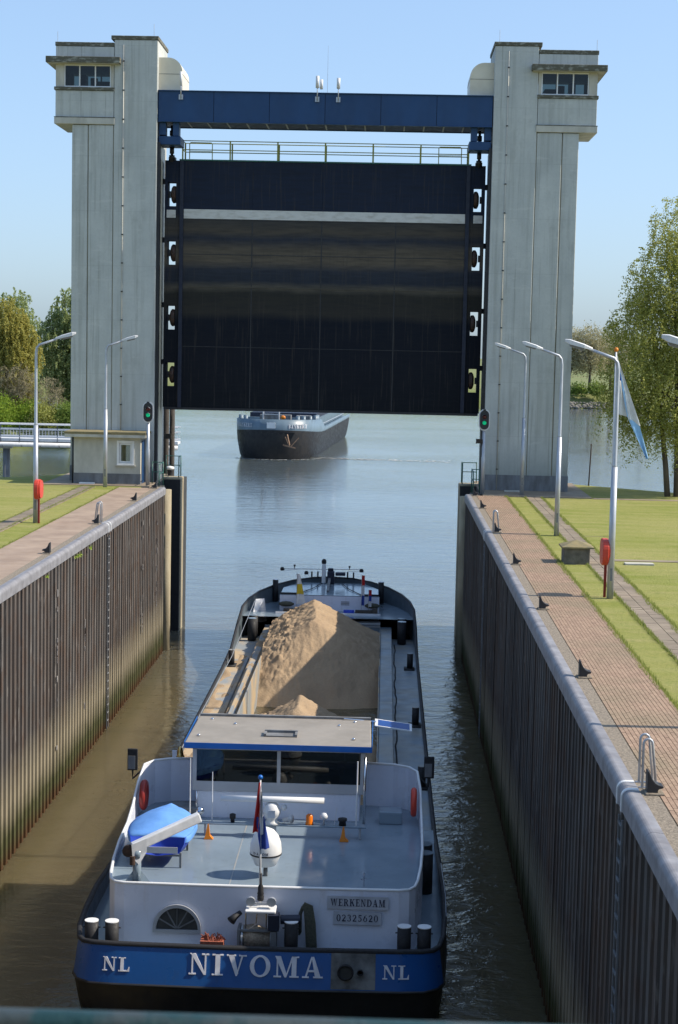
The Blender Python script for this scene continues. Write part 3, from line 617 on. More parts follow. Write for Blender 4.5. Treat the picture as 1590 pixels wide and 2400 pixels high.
wn_ = part('window', MB().box(-9.56, -9.44, 80.97, 81.04, 8.70, 9.86).box(-8.85, -8.73, 80.97, 81.04, 8.70, 9.86).box(-9.44, -8.85, 80.97, 81.04, 9.74, 9.86).box(-9.44, -8.85, 80.97, 81.04, 8.70, 8.80), 'white_paint', h, bev=.008)
part('inner_frame', MB().box(-9.43, -9.37, 81.03, 81.08, 8.81, 9.73).box(-8.92, -8.86, 81.03, 81.08, 8.81, 9.73).box(-9.37, -8.92, 81.03, 81.08, 9.66, 9.73).box(-9.37, -8.92, 81.03, 81.08, 8.81, 8.88), 'white_paint', wn_)
part('pane', MB().box(-9.37, -8.92, 81.05, 81.06, 8.88, 9.66), 'clear_glass', wn_)
part('curtain', MB().box(-9.14, -8.93, 81.10, 81.12, 8.88, 9.66).box(-9.36, -9.33, 81.10, 81.12, 8.88, 9.66), 'white_paint', wn_)
part('sill', MB().box(-9.62, -8.67, 80.90, 80.999, 8.64, 8.70), 'concrete_pale', h)
part('door', MB().box(-8.428, -8.40, 81.35, 82.25, 7.8, 9.85), 'girder_blue', h)
part('downpipe', MB().cyl((-11.68, 81.06), .04, GZ, 10.0, 8), 'black_steel', h, True)
single('step_slab', MB().box(-11.3, -10.58, 80.62, 80.92, GZ, GZ+.07), 'white_paint', 'flat white concrete slab lying before the hut wall', 'slab', (-11, 80.8, GZ), bev=.01)
single('step_slab', MB().box(9.0, 9.75, 81.6, 81.95, GZ, GZ+.06), 'concrete_pale', 'flat grey concrete slab at the foot of the right tower', 'slab', (9.4, 81.8, GZ), bev=.01)

# ------------------------------------------------------------------ street lamps
def lamp_proto(s):
    t = thing('street_lamp', 'x', 'lamp', (0, 0, 0), 'lamp posts along the lock quays')
    part('post', MB().tube([(0, 0, 0), (0, 0, 3.65)], [.095, .085], 14), 'galvanised', t, True)
    part('upper_post', MB().tube([(0, 0, 3.6), (0, 0, 3.7), (0, 0, 6.3), (s*.03, 0, 6.5), (s*.12, 0, 6.62), (s*.8, 0, 6.86)], [.085, .062, .05, .05, .048, .04], 12), 'galvanised', t, True)
    hp = []
    hd = part('lamp_head', MB().poly([(s*a, b*wd, z) for a, wd, zz in ((.72, .06, (6.83, 6.87, 6.90)), (.95, .10, (6.88, 6.97, 7.00)), (1.35, .10, (6.98, 7.10, 7.12)), (1.47, .05, (7.05, 7.11, 7.12))) for b, z in ((-1, zz[0]), (1, zz[0]), (1, zz[1]), (.6, zz[2]), (-.6, zz[2]), (-1, zz[1]))],
              [(i*6+k, i*6+(k+1) % 6, i*6+6+(k+1) % 6, i*6+6+k) for i in range(3) for k in range(6)]+[(5, 4, 3, 2, 1, 0), (18, 19, 20, 21, 22, 23)]), 'lamp_white', t)
    part('diffuser', MB().poly([(s*a, b*.085, z) for a, z in ((.97, 6.872), (1.36, 6.972)) for b in (-1, 1)]+[(s*a, b*.06, z-.05) for a, z in ((1.0, 6.88), (1.33, 6.97)) for b in (-1, 1)],
         [(0, 1, 3, 2), (4, 6, 7, 5), (0, 4, 5, 1), (1, 5, 7, 3), (3, 7, 6, 2), (2, 6, 4, 0)]), 'lamp_under', hd)
    part('door', MB().box(-.03, .03, -.1, -.085, .5, .85), 'lamp_under', t)
    return t
lr = lamp_proto(-1)
for i, (x, y, lb) in enumerate(((9.7, 80.1, 'lamp post nearest the right tower, arm over the lock'), (9.62, 62.8, 'second lamp post from the right tower, standing by the grass strip'), (9.54, 47.0, 'tall lamp post beside the right red lifebuoy case'), (9.55, 30.6, 'lamp post at the right picture edge showing only its head'))):
    o = place(lr, i == 0, (x, y, 7.75), lb)
ll = lamp_proto(1)
for i, (x, y, lb) in enumerate(((-9.77, 63.1, 'lamp post beside the left red lifebuoy case'), (-9.86, 79.5, 'lamp post in front of the small cream hut'))):
    o = place(ll, i == 0, (x, y, 7.75), lb)

# ------------------------------------------------------------------ traffic signals
def signal_proto():
    t = thing('traffic_signal', 'x', 'traffic light', (0, 0, 0), 'lock signals')
    part('post', MB().tube([(0, 0, 0), (0, 0, 1.7), (0, 0, 1.75), (0, 0, 3.2)], [.095, .095, .08, .08], 12), 'galvanised', t, True)
    def stadium(w_, z0, z1, n=8):
        return [(w_*math.cos(math.pi*k/n), z1-w_+w_*math.sin(math.pi*k/n)) for k in range(n+1)]+[(-w_*math.cos(math.pi*k/n), z0+w_-w_*math.sin(math.pi*k/n)) for k in range(n+1)]
    part('rim', MB().prism(stadium(.26, 2.97, 3.99), 'Y', -.10, -.05), 'lamp_white', t)
    bb = part('board', MB().prism(stadium(.21, 3.03, 3.93), 'Y', -.135, -.102), 'black_steel', t)
    part('top_fitting', MB().box(-.06, .06, -.12, 0, 3.9, 3.98), 'black_steel', t)
    for z, mt in ((3.62, 'signal_off'), (3.34, 'signal_green')):
        ln = part('lens', MB().lathe((0, -.14, z), [(.001, -.03), (.06, -.022), (.095, 0)], 16, 'Y'), mt, t, True)
        vz = MB()
        for k in range(9):
            a0, a1 = math.radians(20+140*k/9), math.radians(20+140*(k+1)/9)
            vz.poly([(.115*math.cos(a), yy, z+.115*math.sin(a)) for yy in (-.13, -.26) for a in (a0, a1)], [(0, 1, 3, 2)])
        part('hood', vz, 'galvanised', ln)
    return t
sp_ = signal_proto()
place(sp_, True, (-8.03, 80.7, GZ), 'green signal light on a post beside the left hut'); place(sp_, False, (7.86, 80.3, GZ), 'green signal light on a post before the right tower')
single('loudspeaker', MB().box(7.55, 7.80, 80.2, 80.45, 10.15, 10.35).prism([(7.5, 10.12), (7.56, 10.17), (7.56, 10.33), (7.5, 10.38)], 'Y', 80.22, 80.43), 'timber', 'small brown loudspeaker strapped to the right signal post', 'loudspeaker', (7.66, 80.3, 10.1), bev=.01)

# ------------------------------------------------------------------ mooring hooks, ladder rails, life buoys
def hook_proto(s):
    t = thing('mooring_hook', 'x', 'mooring hook', (0, 0, 0), 'mooring hooks along the quay')
    pf = [(0, 0), (0, .36), (s*.025, .36), (s*.045, .31), (s*.075, .24), (s*.125, .18), (s*.18, .15), (s*.25, .135), (s*.25, .10), (s*.18, .085), (s*.165, .06), (s*.165, 0)]
    part('fin', MB().prism(pf, 'Y', -.11, .11), 'black_steel', t, bev=.012)
    part('base', MB().box(-s*.03, s*.26, -.18, .18, -.01, .03), 'gravel_concrete', t, bev=.01)
    return t
hr = hook_proto(1)
for i, (y, lb) in enumerate(((25.9, 'mooring hook beside the near ladder rail on the right quay'), (35.2, 'mooring hook second nearest on the right quay edge'), (44.5, 'mooring hook on the right quay before the lifebuoy post'), (53.8, 'mooring hook on the right quay level with the stone valve box'),
                             (63.2, 'mooring hook at the far ladder rail on the right quay'), (72.8, 'mooring hook second farthest on the right quay edge'), (79.0, 'mooring hook at the far right quay corner by the signal'))):
    place(hr, i == 0, (7.36, y, GZ), lb)
hl = hook_proto(-1)
for i, (y, lb) in enumerate(((53.7, 'mooring hook nearest on the left quay edge'), (62.9, 'mooring hook at the ladder rail on the left quay'), (72.5, 'mooring hook on the left quay between ladder rail and hut'), (79.0, 'mooring hook at the far left quay corner'))):
    place(hl, i == 0, (-7.36, y, GZ), lb)
def ladder_rail(s):
    t = thing('ladder_rail', 'x', 'ladder rail', (0, 0, 0), 'ladder hand rails')
    for dy in (-.17, .17):
        pts = [(0, dy, 0), (s*.0, dy, .66)]
        for k in range(9):
            a = math.pi*k/8; pts.append((s*(.07-.07*math.cos(a)), dy, .70+.08*math.sin(a)))
        pts += [(s*.22, dy, 0)]
        part('hoop', MB().tube(pts, .021, 8), 'galvanised', t, True)
        part('foot_plate', MB().box(-s*.06, s*.3, dy-.03, dy+.03, 0, .02), 'galvanised', t)
    return t
q = ladder_rail(1); place(q, True, (7.34, 26.35, GZ), 'twin hooped ladder rail nearest the camera on the right quay'); place(q, False, (7.34, 63.6, GZ), 'hooped ladder rail at the far end of the right quay')
q = ladder_rail(-1); place(q, True, (-7.34, 63.3, GZ), 'twin hooped ladder rail on the left quay edge')
def buoy_case(s):
    t = thing('lifebuoy_stand', 'x', 'lifebuoy stand', (0, 0, 0), 'red lifebuoy stands')
    part('post', MB().box(-.035, .035, -.035, .035, 0, .95), 'dark_red', t)
    n = 10; w_ = .37; r = .27; out = []
    for cx, cz, a0 in ((w_-r, w_-r, 0), (-w_+r, w_-r, 90), (-w_+r, -w_+r, 180), (w_-r, -w_+r, 270)):
        for k in range(6):
            a = math.radians(a0+90*k/5); out.append((cx+r*math.cos(a), 1.27+cz+r*math.sin(a)))
    part('case', MB().prism(out, 'X', -.13, .05), 'red_plastic', t, bev=.03)
    part('case_back', MB().prism([(a*.9, 1.27+(b-1.27)*.9) for a, b in out], 'X', .055, .11), 'red_plastic', t, bev=.02)
    return t
q = buoy_case(1); place(q, True, (9.42, 47.25, 7.75), 'red lifebuoy case on a post in front of the tall right lamp post'); place(q, False, (-9.62, 62.95, 7.75), 'red lifebuoy case on a post beside the left lamp post')
v = thing('valve_box', 'low stone box with a mossy pyramid lid on the right path', 'box', (9.44, 54.8, 7.75))
part('body', MB().box(9.03, 9.86, 54.42, 55.25, 7.70, 8.26), 'box_stone', v, bev=.02)
part('lid', MB().poly([(8.95, 54.34, 8.262), (9.98, 54.34, 8.262), (9.98, 55.36, 8.262), (8.95, 55.36, 8.262), (8.95, 54.34, 8.31), (9.98, 54.34, 8.31), (9.98, 55.36, 8.31), (8.95, 55.36, 8.31), (9.46, 54.85, 8.50)],
     [(3, 2, 1, 0), (0, 1, 5, 4), (1, 2, 6, 5), (2, 3, 7, 6), (3, 0, 4, 7), (4, 5, 8), (5, 6, 8), (6, 7, 8), (7, 4, 8)]), 'roof_moss', v)
single('manhole_slab', MB().box(11.02, 11.95, 54.6, 54.95, 7.74, 7.80), 'concrete_pale', 'narrow concrete slab lying in the right lawn', 'slab', (11.5, 54.8, 7.74), bev=.01)
# pier railings, bollard
for s, lb in ((-1, 'dark green pipe railing on the left gate pier'), (1, 'dark green pipe railing on the right gate pier')):
    t = thing('pier_railing', lb, 'railing', (s*7.4, 80, GZ))
    pts = [(7.42, 80.2), (7.42, 81.7), (7.95, 81.7)] if s < 0 else [(7.42, 80.2), (7.42, 81.7), (7.8, 81.7)]
    for x, y in pts+[(7.15, 85.7), (7.15, 86.55), (7.9, 86.55)]:
        part('post', MB().cyl((s*x, y), .028, 7.7, 8.85, 8), 'rail_green', t, True)
    for z in (8.82, 8.35):
        part('rail', MB().tube([(s*x, y, z) for x, y in pts], .022, 6), 'rail_green', t)
        part('rail', MB().tube([(s*7.15, 85.7, z), (s*7.15, 86.55, z), (s*7.9, 86.55, z)], .022, 6), 'rail_green', t)
b = thing('mushroom_bollard', 'mushroom bollard with white cap behind the left pier railing', 'bollard', (-7.75, 86.9, 7.6))
part('stem', MB().lathe((-7.75, 86.9, 7.6), [(.17, 0), (.13, .1), (.13, .42), (.2, .5)], 16), 'black_steel', b, True)
part('cap', MB().lathe((-7.75, 86.9, 7.6), [(.2, .50), (.23, .56), (.2, .64), (.02, .68)], 16), 'white_paint', b, True)
d = thing('mooring_dolphin', 'dark timber guide piles seen below the gate behind the left tower', 'piles', (-9.6, 99, 0))
for x, y in ((-9.85, 99), (-9.55, 99.3), (-9.7, 100), (-9.35, 100.4)): part('pile', MB().cyl((x, y), .16, -2, 11.9+R.uniform(-.2, .3), 10), 'timber', d, True)
part('waler', MB().box(-10.0, -9.2, 98.75, 98.83, 9.0, 9.3), 'timber', d); part('waler', MB().box(-10.0, -9.2, 98.75, 98.83, 10.8, 11.1), 'timber', d)
single('marker_pole', MB().tube([(13.63, 87.0, 7.2), (13.72, 87.0, 9.9)], .035, 8), 'timber', 'thin dark pole standing on the bank behind the right tower', 'pole', (13.65, 87.0, 7.2), smooth=True)

# ------------------------------------------------------------------ flag pole
fp = thing('flagpole', 'white flagpole carrying a white and blue drooping flag on the right lawn', 'flagpole', (11.66, 63, 7.75))
part('pole', MB().tube([(11.66, 63, 7.7), (11.60, 63, 14.55)], [.06, .035], 10), 'lamp_white', fp, True)
part('finial', MB().sphere((11.60, 63, 14.64), .085, 12), 'orange', fp, True)
def cloth(rows_, cols, fn):
    b = MB(); b.poly([fn(i/(rows_-1), j/(cols-1)) for i in range(rows_) for j in range(cols)], [(i*cols+j, i*cols+j+1, (i+1)*cols+j+1, (i+1)*cols+j) for i in range(rows_-1) for j in range(cols-1)]); return b
def quadcloth(a, b, c, d, r_, k_, ph, y0=63.0, amp=.05):
    # corners a (top left) b (top right) c (bottom right) d (bottom left) in x, z
    return cloth(r_, k_, lambda i, j: (lerp(lerp(a[0], b[0], j), lerp(d[0], c[0], j), i), y0+amp*math.sin(8*j+ph+2*i)*(.3+i), lerp(lerp(a[1], b[1], j), lerp(d[1], c[1], j), i)))
part('flag_panel', quadcloth((11.62, 14.45), (11.66, 14.40), (12.14, 12.18), (11.70, 12.30), 14, 8, 0), 'flag_white', fp, True)
part('flag_panel', quadcloth((11.665, 14.30), (11.72, 14.20), (12.58, 11.86), (12.12, 12.12), 14, 8, 2, 62.96), 'flag_white', fp, True)
part('flag_fold', quadcloth((11.70, 13.95), (11.80, 13.75), (12.20, 12.06), (12.07, 12.22), 12, 5, 1, 62.92, .02), 'flag_sky', fp, True)
part('flag_tail', quadcloth((12.08, 12.20), (12.55, 11.87), (12.92, 10.68), (12.84, 10.64), 12, 8, 3, 62.95), 'flag_sky', fp, True)
part('flag_canton', quadcloth((11.63, 14.0), (11.72, 13.95), (11.82, 13.5), (11.70, 13.55), 8, 5, 1, 62.90, .02), 'flag_blue', fp, True)

# ------------------------------------------------------------------ foot bridge at the left
fb = thing('foot_bridge', 'grey steel footbridge with pipe and railing over the water at the left', 'bridge', (-30, 125, 0))
part('deck', MB().box(-48, -12, 125, 126.6, 7.12, 7.32), 'lamp_white', fb)
part('girder', MB().box(-48, -12, 125.1, 125.25, 6.80, 7.12), 'plinth', fb)
part('pipe', MB().tube([(-48, 124.9, 6.88), (-12, 124.9, 6.88)], .17, 12), 'lamp_white', fb, True)
for k in range(26):
    x = -47.5+k*1.4
    part('rail_post', MB().box(x-.03, x+.03, 124.96, 125.0, 7.0, 8.38), 'plinth', fb)
    part('pipe_saddle', MB().bar((x, 124.85, 7.05), (x+.25, 124.72, 6.72), .05, .05), 'plinth', fb)
for yy in (124.98, 126.5):
    for z in ((8.36, .05), (7.98, .04), (7.45, .05)): part('rail', MB().tube([(-48, yy, z[0]), (-12, yy, z[0])], z[1], 6), 'lamp_white', fb)
ms = MB()
for k in range(150):
    x = -48+k*.24; ms.box(x, x+.03, 126.46, 126.5, 7.4, 7.98)
for k in range(4): ms.box(-48, -12, 126.48, 126.5, 7.5+k*.12, 7.515+k*.12)
part('mesh_infill', ms, 'lamp_white', fb)
for x in (-24.8, -36.5):
    part('pile', MB().cyl((x, 125.6), .26, -2, 6.6, 14), 'plinth', fb, True); part('pile_cap', MB().box(x-.42, x+.42, 125.2, 126.0, 6.55, 6.79), 'concrete_pale', fb)

# ------------------------------------------------------------------ trees
def leaves_mesh(name, P, size, mat, seed, vert=0.0, asp=.28):
    rs = np.random.RandomState(seed); n = len(P)
    a = rs.normal(size=(n, 3)); a[:, 2] *= (1-vert); a /= np.linalg.norm(a, axis=1)[:, None]
    b = rs.normal(size=(n, 3)); b -= (b*a).sum(1)[:, None]*a; b /= np.linalg.norm(b, axis=1)[:, None]
    sz = (size*(.6+.8*rs.rand(n)))[:, None]
    V = np.stack([P-a*sz*.5, P+b*sz*asp, P+a*sz*.6, P-b*sz*asp], 1).reshape(-1, 3)
    me = bpy.data.meshes.new(name); me.vertices.add(4*n); me.vertices.foreach_set('co', V.astype(np.float32).ravel())
    me.loops.add(4*n); me.loops.foreach_set('vertex_index', np.arange(4*n, dtype=np.int32)); me.polygons.add(n)
    me.polygons.foreach_set('loop_start', np.arange(0, 4*n, 4, dtype=np.int32)); me.update(calc_edges=True); me.validate()
    me.materials.append(MATS[mat]); return me
def tree(name, label, loc, h, blobs, n, size, leaf, bark='bark', tr=.3, seed=1, droop=0.0, cat='tree', group='trees', stems=1, clump=.5, per=26, lean=0.0, asp=.28):
    """blobs: (dx, dy, z, rx, ry, rz) crown lobes relative to the base"""
    rs = np.random.RandomState(seed); rr = random.Random(seed)
    t = thing(name, label, cat, loc, group); L = np.array(loc)
    trunk = MB()
    for sidx in range(stems):
        ox = (sidx-(stems-1)/2)*tr*2.2; pts = []; rad = []
        for k in range(8):
            f = k/7; pts.append((ox*(1+2.0*f)+lean*f*f+math.sin(f*5+sidx+seed)*.10*h*.1*f, math.sin(f*4+seed*2)*.05*h*.2*f, f*h*.70)); rad.append(tr*(1-f*.88)*(1 if stems == 1 else .8))
        trunk.tube([tuple(Vector(p)) for p in pts], rad, 9)
        for q in range(9):
            bl = blobs[rr.randrange(len(blobs))]; k = rr.randrange(2, 7); p0 = Vector(pts[k])
            e = Vector((bl[0]+rr.uniform(-.6, .6)*bl[3], bl[1]+rr.uniform(-.6, .6)*bl[4], bl[2]+rr.uniform(-.1, .7)*bl[5]))
            mid = p0.lerp(e, .5)+Vector((rr.uniform(-.3, .3), rr.uniform(-.3, .3), .08*h*rr.random()))
            r0 = rad[k]*.6; trunk.tube([p0, p0.lerp(mid, .5), mid, mid.lerp(e, .5)+Vector((0, 0, .1)), e], [r0, r0*.75, r0*.5, r0*.3, .012], 6)
    part('trunk', trunk, bark, t, True, world=False)
    vol = np.array([b[3]*b[4]*b[5] for b in blobs]); vol = vol/vol.sum()
    nc = max(8, n//per); ci = rs.choice(len(blobs), nc, p=vol); B = np.array(blobs)[ci]
    d = rs.normal(size=(nc, 3)); d /= np.linalg.norm(d, axis=1)[:, None]; rad = (.35+.65*rs.rand(nc)**.55)[:, None]
    C = B[:, :3]+d*rad*B[:, 3:]
    if droop:
        ks = np.repeat(np.arange(nc), per); tt = rs.rand(len(ks)); ln = droop*(.35+.9*rs.rand(nc))[ks]
        sway = rs.normal(size=(nc, 2))*.35
        P = C[ks]+np.stack([sway[ks, 0]*np.sin(tt*1.5)*.8+rs.normal(size=len(ks))*.07, sway[ks, 1]*np.sin(tt*1.5)*.8+rs.normal(size=len(ks))*.07, -tt*ln+.25*np.sin(tt*3)], 1)
    else:
        ks = np.repeat(np.arange(nc), per); P = C[ks]+rs.normal(size=(len(ks), 3))*clump
    me = leaves_mesh('crown', P, size, leaf, seed+5, .0, asp)
    o = bpy.data.objects.new('crown', me); COL.objects.link(o); o.parent = t; ORG[o.name] = ORG[t.name]
    return t
tree('birch_tree', 'large weeping birch with fresh leaves behind the right lawn', (17.2, 81.6, 7.6), 15.5,
     [(-.2, 0, 13.0, 1.6, 1.8, 1.9), (-.9, .2, 10.6, 2.0, 2.2, 1.9), (1.6, .5, 11.2, 2.4, 2.4, 2.6), (-1.9, .1, 8.3, 1.9, 2.2, 1.5), (1.2, 0, 7.6, 2.6, 2.6, 2.2), (-2.3, -.2, 6.3, 1.7, 2.0, 1.2), (-.6, -.6, 5.3, 2.3, 2.2, 1.3), (2.6, .2, 5.2, 2.2, 2.2, 1.6), (-2.2, 0, 4.2, 1.1, 1.6, .9), (-1.6, -.4, 9.6, 1.3, 1.5, 1.0), (-3.0, 0, 5.4, .9, 1.4, .8), (0, -.5, 4.2, 1.8, 1.8, .8), (1.6, 0, 9.3, 2.0, 2.0, 1.6), (-2.9, 0, 4.6, .8, 1.2, 1.1), (-1.6, -.3, 3.9, 1.3, 1.3, .9), (.3, -.8, 3.6, 1.6, 1.0, .9)],
     140000, .088, 'leaf_birch', tr=.19, seed=3, droop=1.7, stems=3, per=40, asp=.34, group='trees on the right bank', lean=-.8)
tree('birch_tree', 'second birch beside the large one, mostly outside the right picture edge', (21.2, 84.2, 7.2), 14, [(0, 0, 11.5, 2.0, 2.2, 2.0), (-1.4, 0, 9, 2.2, 2.4, 2.0), (1.5, 0, 8.5, 2.4, 2.4, 2.2), (-.8, 0, 5.6, 2.8, 2.6, 1.8), (-2, -.5, 4.0, 1.6, 1.6, 1.0)], 38000, .11, 'leaf_birch', tr=.26, seed=13, droop=1.5, stems=2, per=30, group='trees on the right bank')
for i, (x, y, hh, rx, lf, lb, sd, n) in enumerate(((-49.5, 238, 18.6, 4.6, 'leaf_yellow', 'tall yellowish willow at the left picture edge', 21, 13000), (-42.2, 246, 20.8, 5.2, 'leaf_willow', 'tall grey green willow rising beside the left tower', 22, 15000),
        (-52.5, 256, 20.5, 5.0, 'leaf_willow', 'grey green willow crown behind the yellowish tree', 23, 9000), (-33, 243, 19, 5.0, 'leaf_dark', 'dark green tree hidden mostly behind the left tower', 24, 9000))):
    bl = [(0, 0, hh*.80, rx*.62, rx*.6, hh*.19), (-rx*.35, 0, hh*.62, rx*.62, rx*.7, hh*.2), (rx*.38, -.5, hh*.60, rx*.62, rx*.7, hh*.22), (0, -1, hh*.42, rx*.85, rx*.7, hh*.2), (rx*.2, -.5, hh*.28, rx*.7, rx*.6, hh*.14)]
    tree('willow_tree', lb, (x, y, 2.2), hh, bl, int(n*4.2), .30, lf, tr=.30, seed=sd, droop=2.2, per=30, asp=.26, group='trees on the left bank')
tree('bare_tree', 'leafless greyish tree below the yellowish willow', (-47.6, 233.5, 2.0), 10, [(0, 0, 7, 2.6, 2, 2.6), (.8, 0, 4.8, 2.3, 2, 2)], 2600, .9, 'twig_grey', 'bark_grey', .12, 31, .6, group='trees on the left bank', stems=4, per=10, asp=.02)
tree('bare_tree', 'leafless brown shrubby tree right of the left lamp post', (-43.0, 233, 2.0), 8, [(0, 0, 5.4, 2.4, 2, 2.2), (.5, 0, 3.6, 2.0, 2, 1.6)], 1800, .9, 'twig_grey', 'bark_grey', .10, 32, .5, group='trees on the left bank', stems=4, per=10, asp=.02)
for i, (x, y, hh, rx, lf, lb, n) in enumerate(((-49.6, 231.5, 5.6, 3.2, 'leaf_fresh', 'bright green bush at the left edge above the footbridge', 6500), (-45.6, 232, 4.8, 2.2, 'leaf_fresh', 'bright green bush behind the left lamp post', 4500), (-43.0, 231, 4.6, 2.1, 'leaf_birch', 'young olive green tree right of the left lamp post', 4500), (-39.9, 231.5, 4.8, 2.0, 'leaf_dark', 'dense green bush touching the left tower', 4500), (-35, 232, 4.5, 2.4, 'leaf_dark', 'dense green bush hidden behind the left tower', 3000))):
    tree('bush', lb, (x, y, 1.6), hh, [(0, 0, hh*.62, rx*.85, rx, hh*.34), (-rx*.4, -.3, hh*.40, rx*.7, rx*.8, hh*.3), (rx*.45, -.3, hh*.36, rx*.7, rx*.8, hh*.28)], n*2, .22, lf, tr=.09, seed=41+i, cat='bush', group='bushes on the left bank', clump=.42)
for i, (x, y, hh, rx, n, lf, lb) in enumerate(((51.5, 452, 17, 4.2, 3600, 'leaf_pale', 'pale budding tree right behind the right tower edge'), (56.4, 449, 17.5, 5.0, 4600, 'leaf_pale', 'pale budding tree with a leaning dark trunk on the far bank'), (63, 458, 16.5, 5.2, 4000, 'leaf_pale', 'pale budding tree half hidden by the birch'), (46, 468, 15, 5, 3000, 'leaf_pale', 'pale far tree seen past the gate edge'), (72, 462, 16, 6, 3500, 'leaf_birch', 'far green tree behind the birch crown'), (80, 455, 15, 6, 3000, 'leaf_birch', 'far green tree at the right picture edge'))):
    tree('far_tree', lb, (x, y, 4.3), hh, [(0, 0, hh*.78, rx*.7, rx*.7, hh*.2), (-rx*.45, 0, hh*.6, rx*.6, rx*.6, hh*.2), (rx*.45, 0, hh*.62, rx*.6, rx*.6, hh*.2), (0, 0, hh*.42, rx*.9, rx*.8, hh*.16)], int(n*1.6), .62, lf, 'bark', tr=.42, seed=61+i, group='trees on the far right bank', clump=.85, per=12, asp=.14)
for i, (x, lb) in enumerate(((53, 'low green shrub on the far bank next to the right tower'), (57.6, 'low green shrub on the far bank under the leaning tree'))):
    tree('shrub', lb, (x, 446.5, 3.4), 3.2, [(0, 0, 1.5, 2.2, 1.6, 1.4), (1.2, 0, 1.1, 1.6, 1.4, 1.0)], 1300, .5, 'leaf_dark', tr=.08, seed=81+i, cat='shrub', group='shrubs on the far right bank', clump=.5)
# grass blades where the lawn shows its edges
def blades(name, rects, dens, label, seed):
    rs = np.random.RandomState(seed); Ps = []
    for (x0, x1, y0, y1) in rects:
        n = int((x1-x0)*(y1-y0)*dens); Ps.append(np.stack([x0+rs.rand(n)*(x1-x0), y0+rs.rand(n)*(y1-y0), np.full(n, 7.745)], 1))
    P = np.concatenate(Ps); n = len(P); hgt = .04+.09*rs.rand(n)**2; an = rs.rand(n)*6.28; wd = .006+.008*rs.rand(n); ln = rs.normal(size=(n, 2))*.02
    dx = np.stack([np.cos(an)*wd, np.sin(an)*wd, np.zeros(n)], 1); tip = P+np.concatenate([ln, hgt[:, None]], 1)
    V = np.stack([P-dx, P+dx, tip], 1).reshape(-1, 3)
    me = bpy.data.meshes.new(name); me.vertices.add(3*n); me.vertices.foreach_set('co', V.astype(np.float32).ravel()); me.loops.add(3*n); me.loops.foreach_set('vertex_index', np.arange(3*n, dtype=np.int32)); me.polygons.add(n)
    me.polygons.foreach_set('loop_start', np.arange(0, 3*n, 3, dtype=np.int32)); me.update(calc_edges=True); me.materials.append(MATS['blade'])
    o = bpy.data.objects.new(name, me); COL.objects.link(o); tag(o, label, 'grass', kind='stuff')
def fringe(x, y0, y1, wd, seed):
    # uneven grass edge along a path: short rectangles of varying reach
    rs = random.Random(seed); out = []; y = y0; r_ = 0
    while y < y1:
        st = rs.uniform(.12, .5); r_ = r_*.6+rs.uniform(-.5, 1.0)*wd*.5; out.append((x-wd*.5-max(0, r_), x+wd*.5+max(0, -r_*.5), y, y+st)); y += st
    return out
blades('grass_blades', fringe(8.93, 28, 79, .12, 1)+fringe(9.79, 34, 79, .06, 2)+fringe(10.54, 36, 79, .12, 3)+[(R.uniform(9.0, 9.7), 0, 0, 0) for k in range(0)], 1500, 'short grass fringing the paths on the right bank', 5)
blades('grass_blades', fringe(-9.19, 50, 79, .07, 4)+fringe(-10.36, 52, 79, .06, 5)+fringe(-10.97, 56, 79.5, .07, 6), 1300, 'short grass fringing the paths on the left bank', 6)
wd_ = MB()
for y in (56.0, 56.6, 58.7, 51.0):
    for k in range(14):
        a = R.uniform(0, 6.28); p = Vector((-7.0+R.uniform(-.02, .08), y+R.uniform(-.12, .12), 7.42)); e = p+Vector((.10*abs(math.cos(a)), .12*math.sin(a), R.uniform(-.12, .14))); wd_.poly([p, p.lerp(e, .5)+Vector((0, .03, .01)), e, p.lerp(e, .5)-Vector((0, .03, .01))], [(0, 1, 2, 3)])
single('wall_weeds', wd_, 'leaf_fresh', 'small green weeds growing under the left coping', 'weeds', kind='stuff')

# ------------------------------------------------------------------ lettering (own serif strokes, unit height)
def rc(x0, y0, x1, y1): return [(x0, y0), (x1, y0), (x1, y1), (x0, y1)]
def arc(cx, cy, rx, ry, a0, a1, ti, to, n=10):
    # ring segment, thickness ti horizontally, to vertically
    out = []
    for k in range(n):
        p = []
        for a in (a0+(a1-a0)*k/n, a0+(a1-a0)*(k+1)/n):
            c_, s_ = math.cos(math.radians(a)), math.sin(math.radians(a)); p.append(((cx+rx*c_, cy+ry*s_), (cx+(rx-ti)*c_, cy+(ry-to)*s_)))
        out.append([p[0][0], p[1][0], p[1][1], p[0][1]])
    return out
def stroke(a, b, w_):
    d = Vector((b[0]-a[0], b[1]-a[1])).normalized(); n = Vector((-d.y, d.x))*w_/2
    return [(a[0]+n.x, a[1]+n.y), (a[0]-n.x, a[1]-n.y), (b[0]-n.x, b[1]-n.y), (b[0]+n.x, b[1]+n.y)]
S = .06
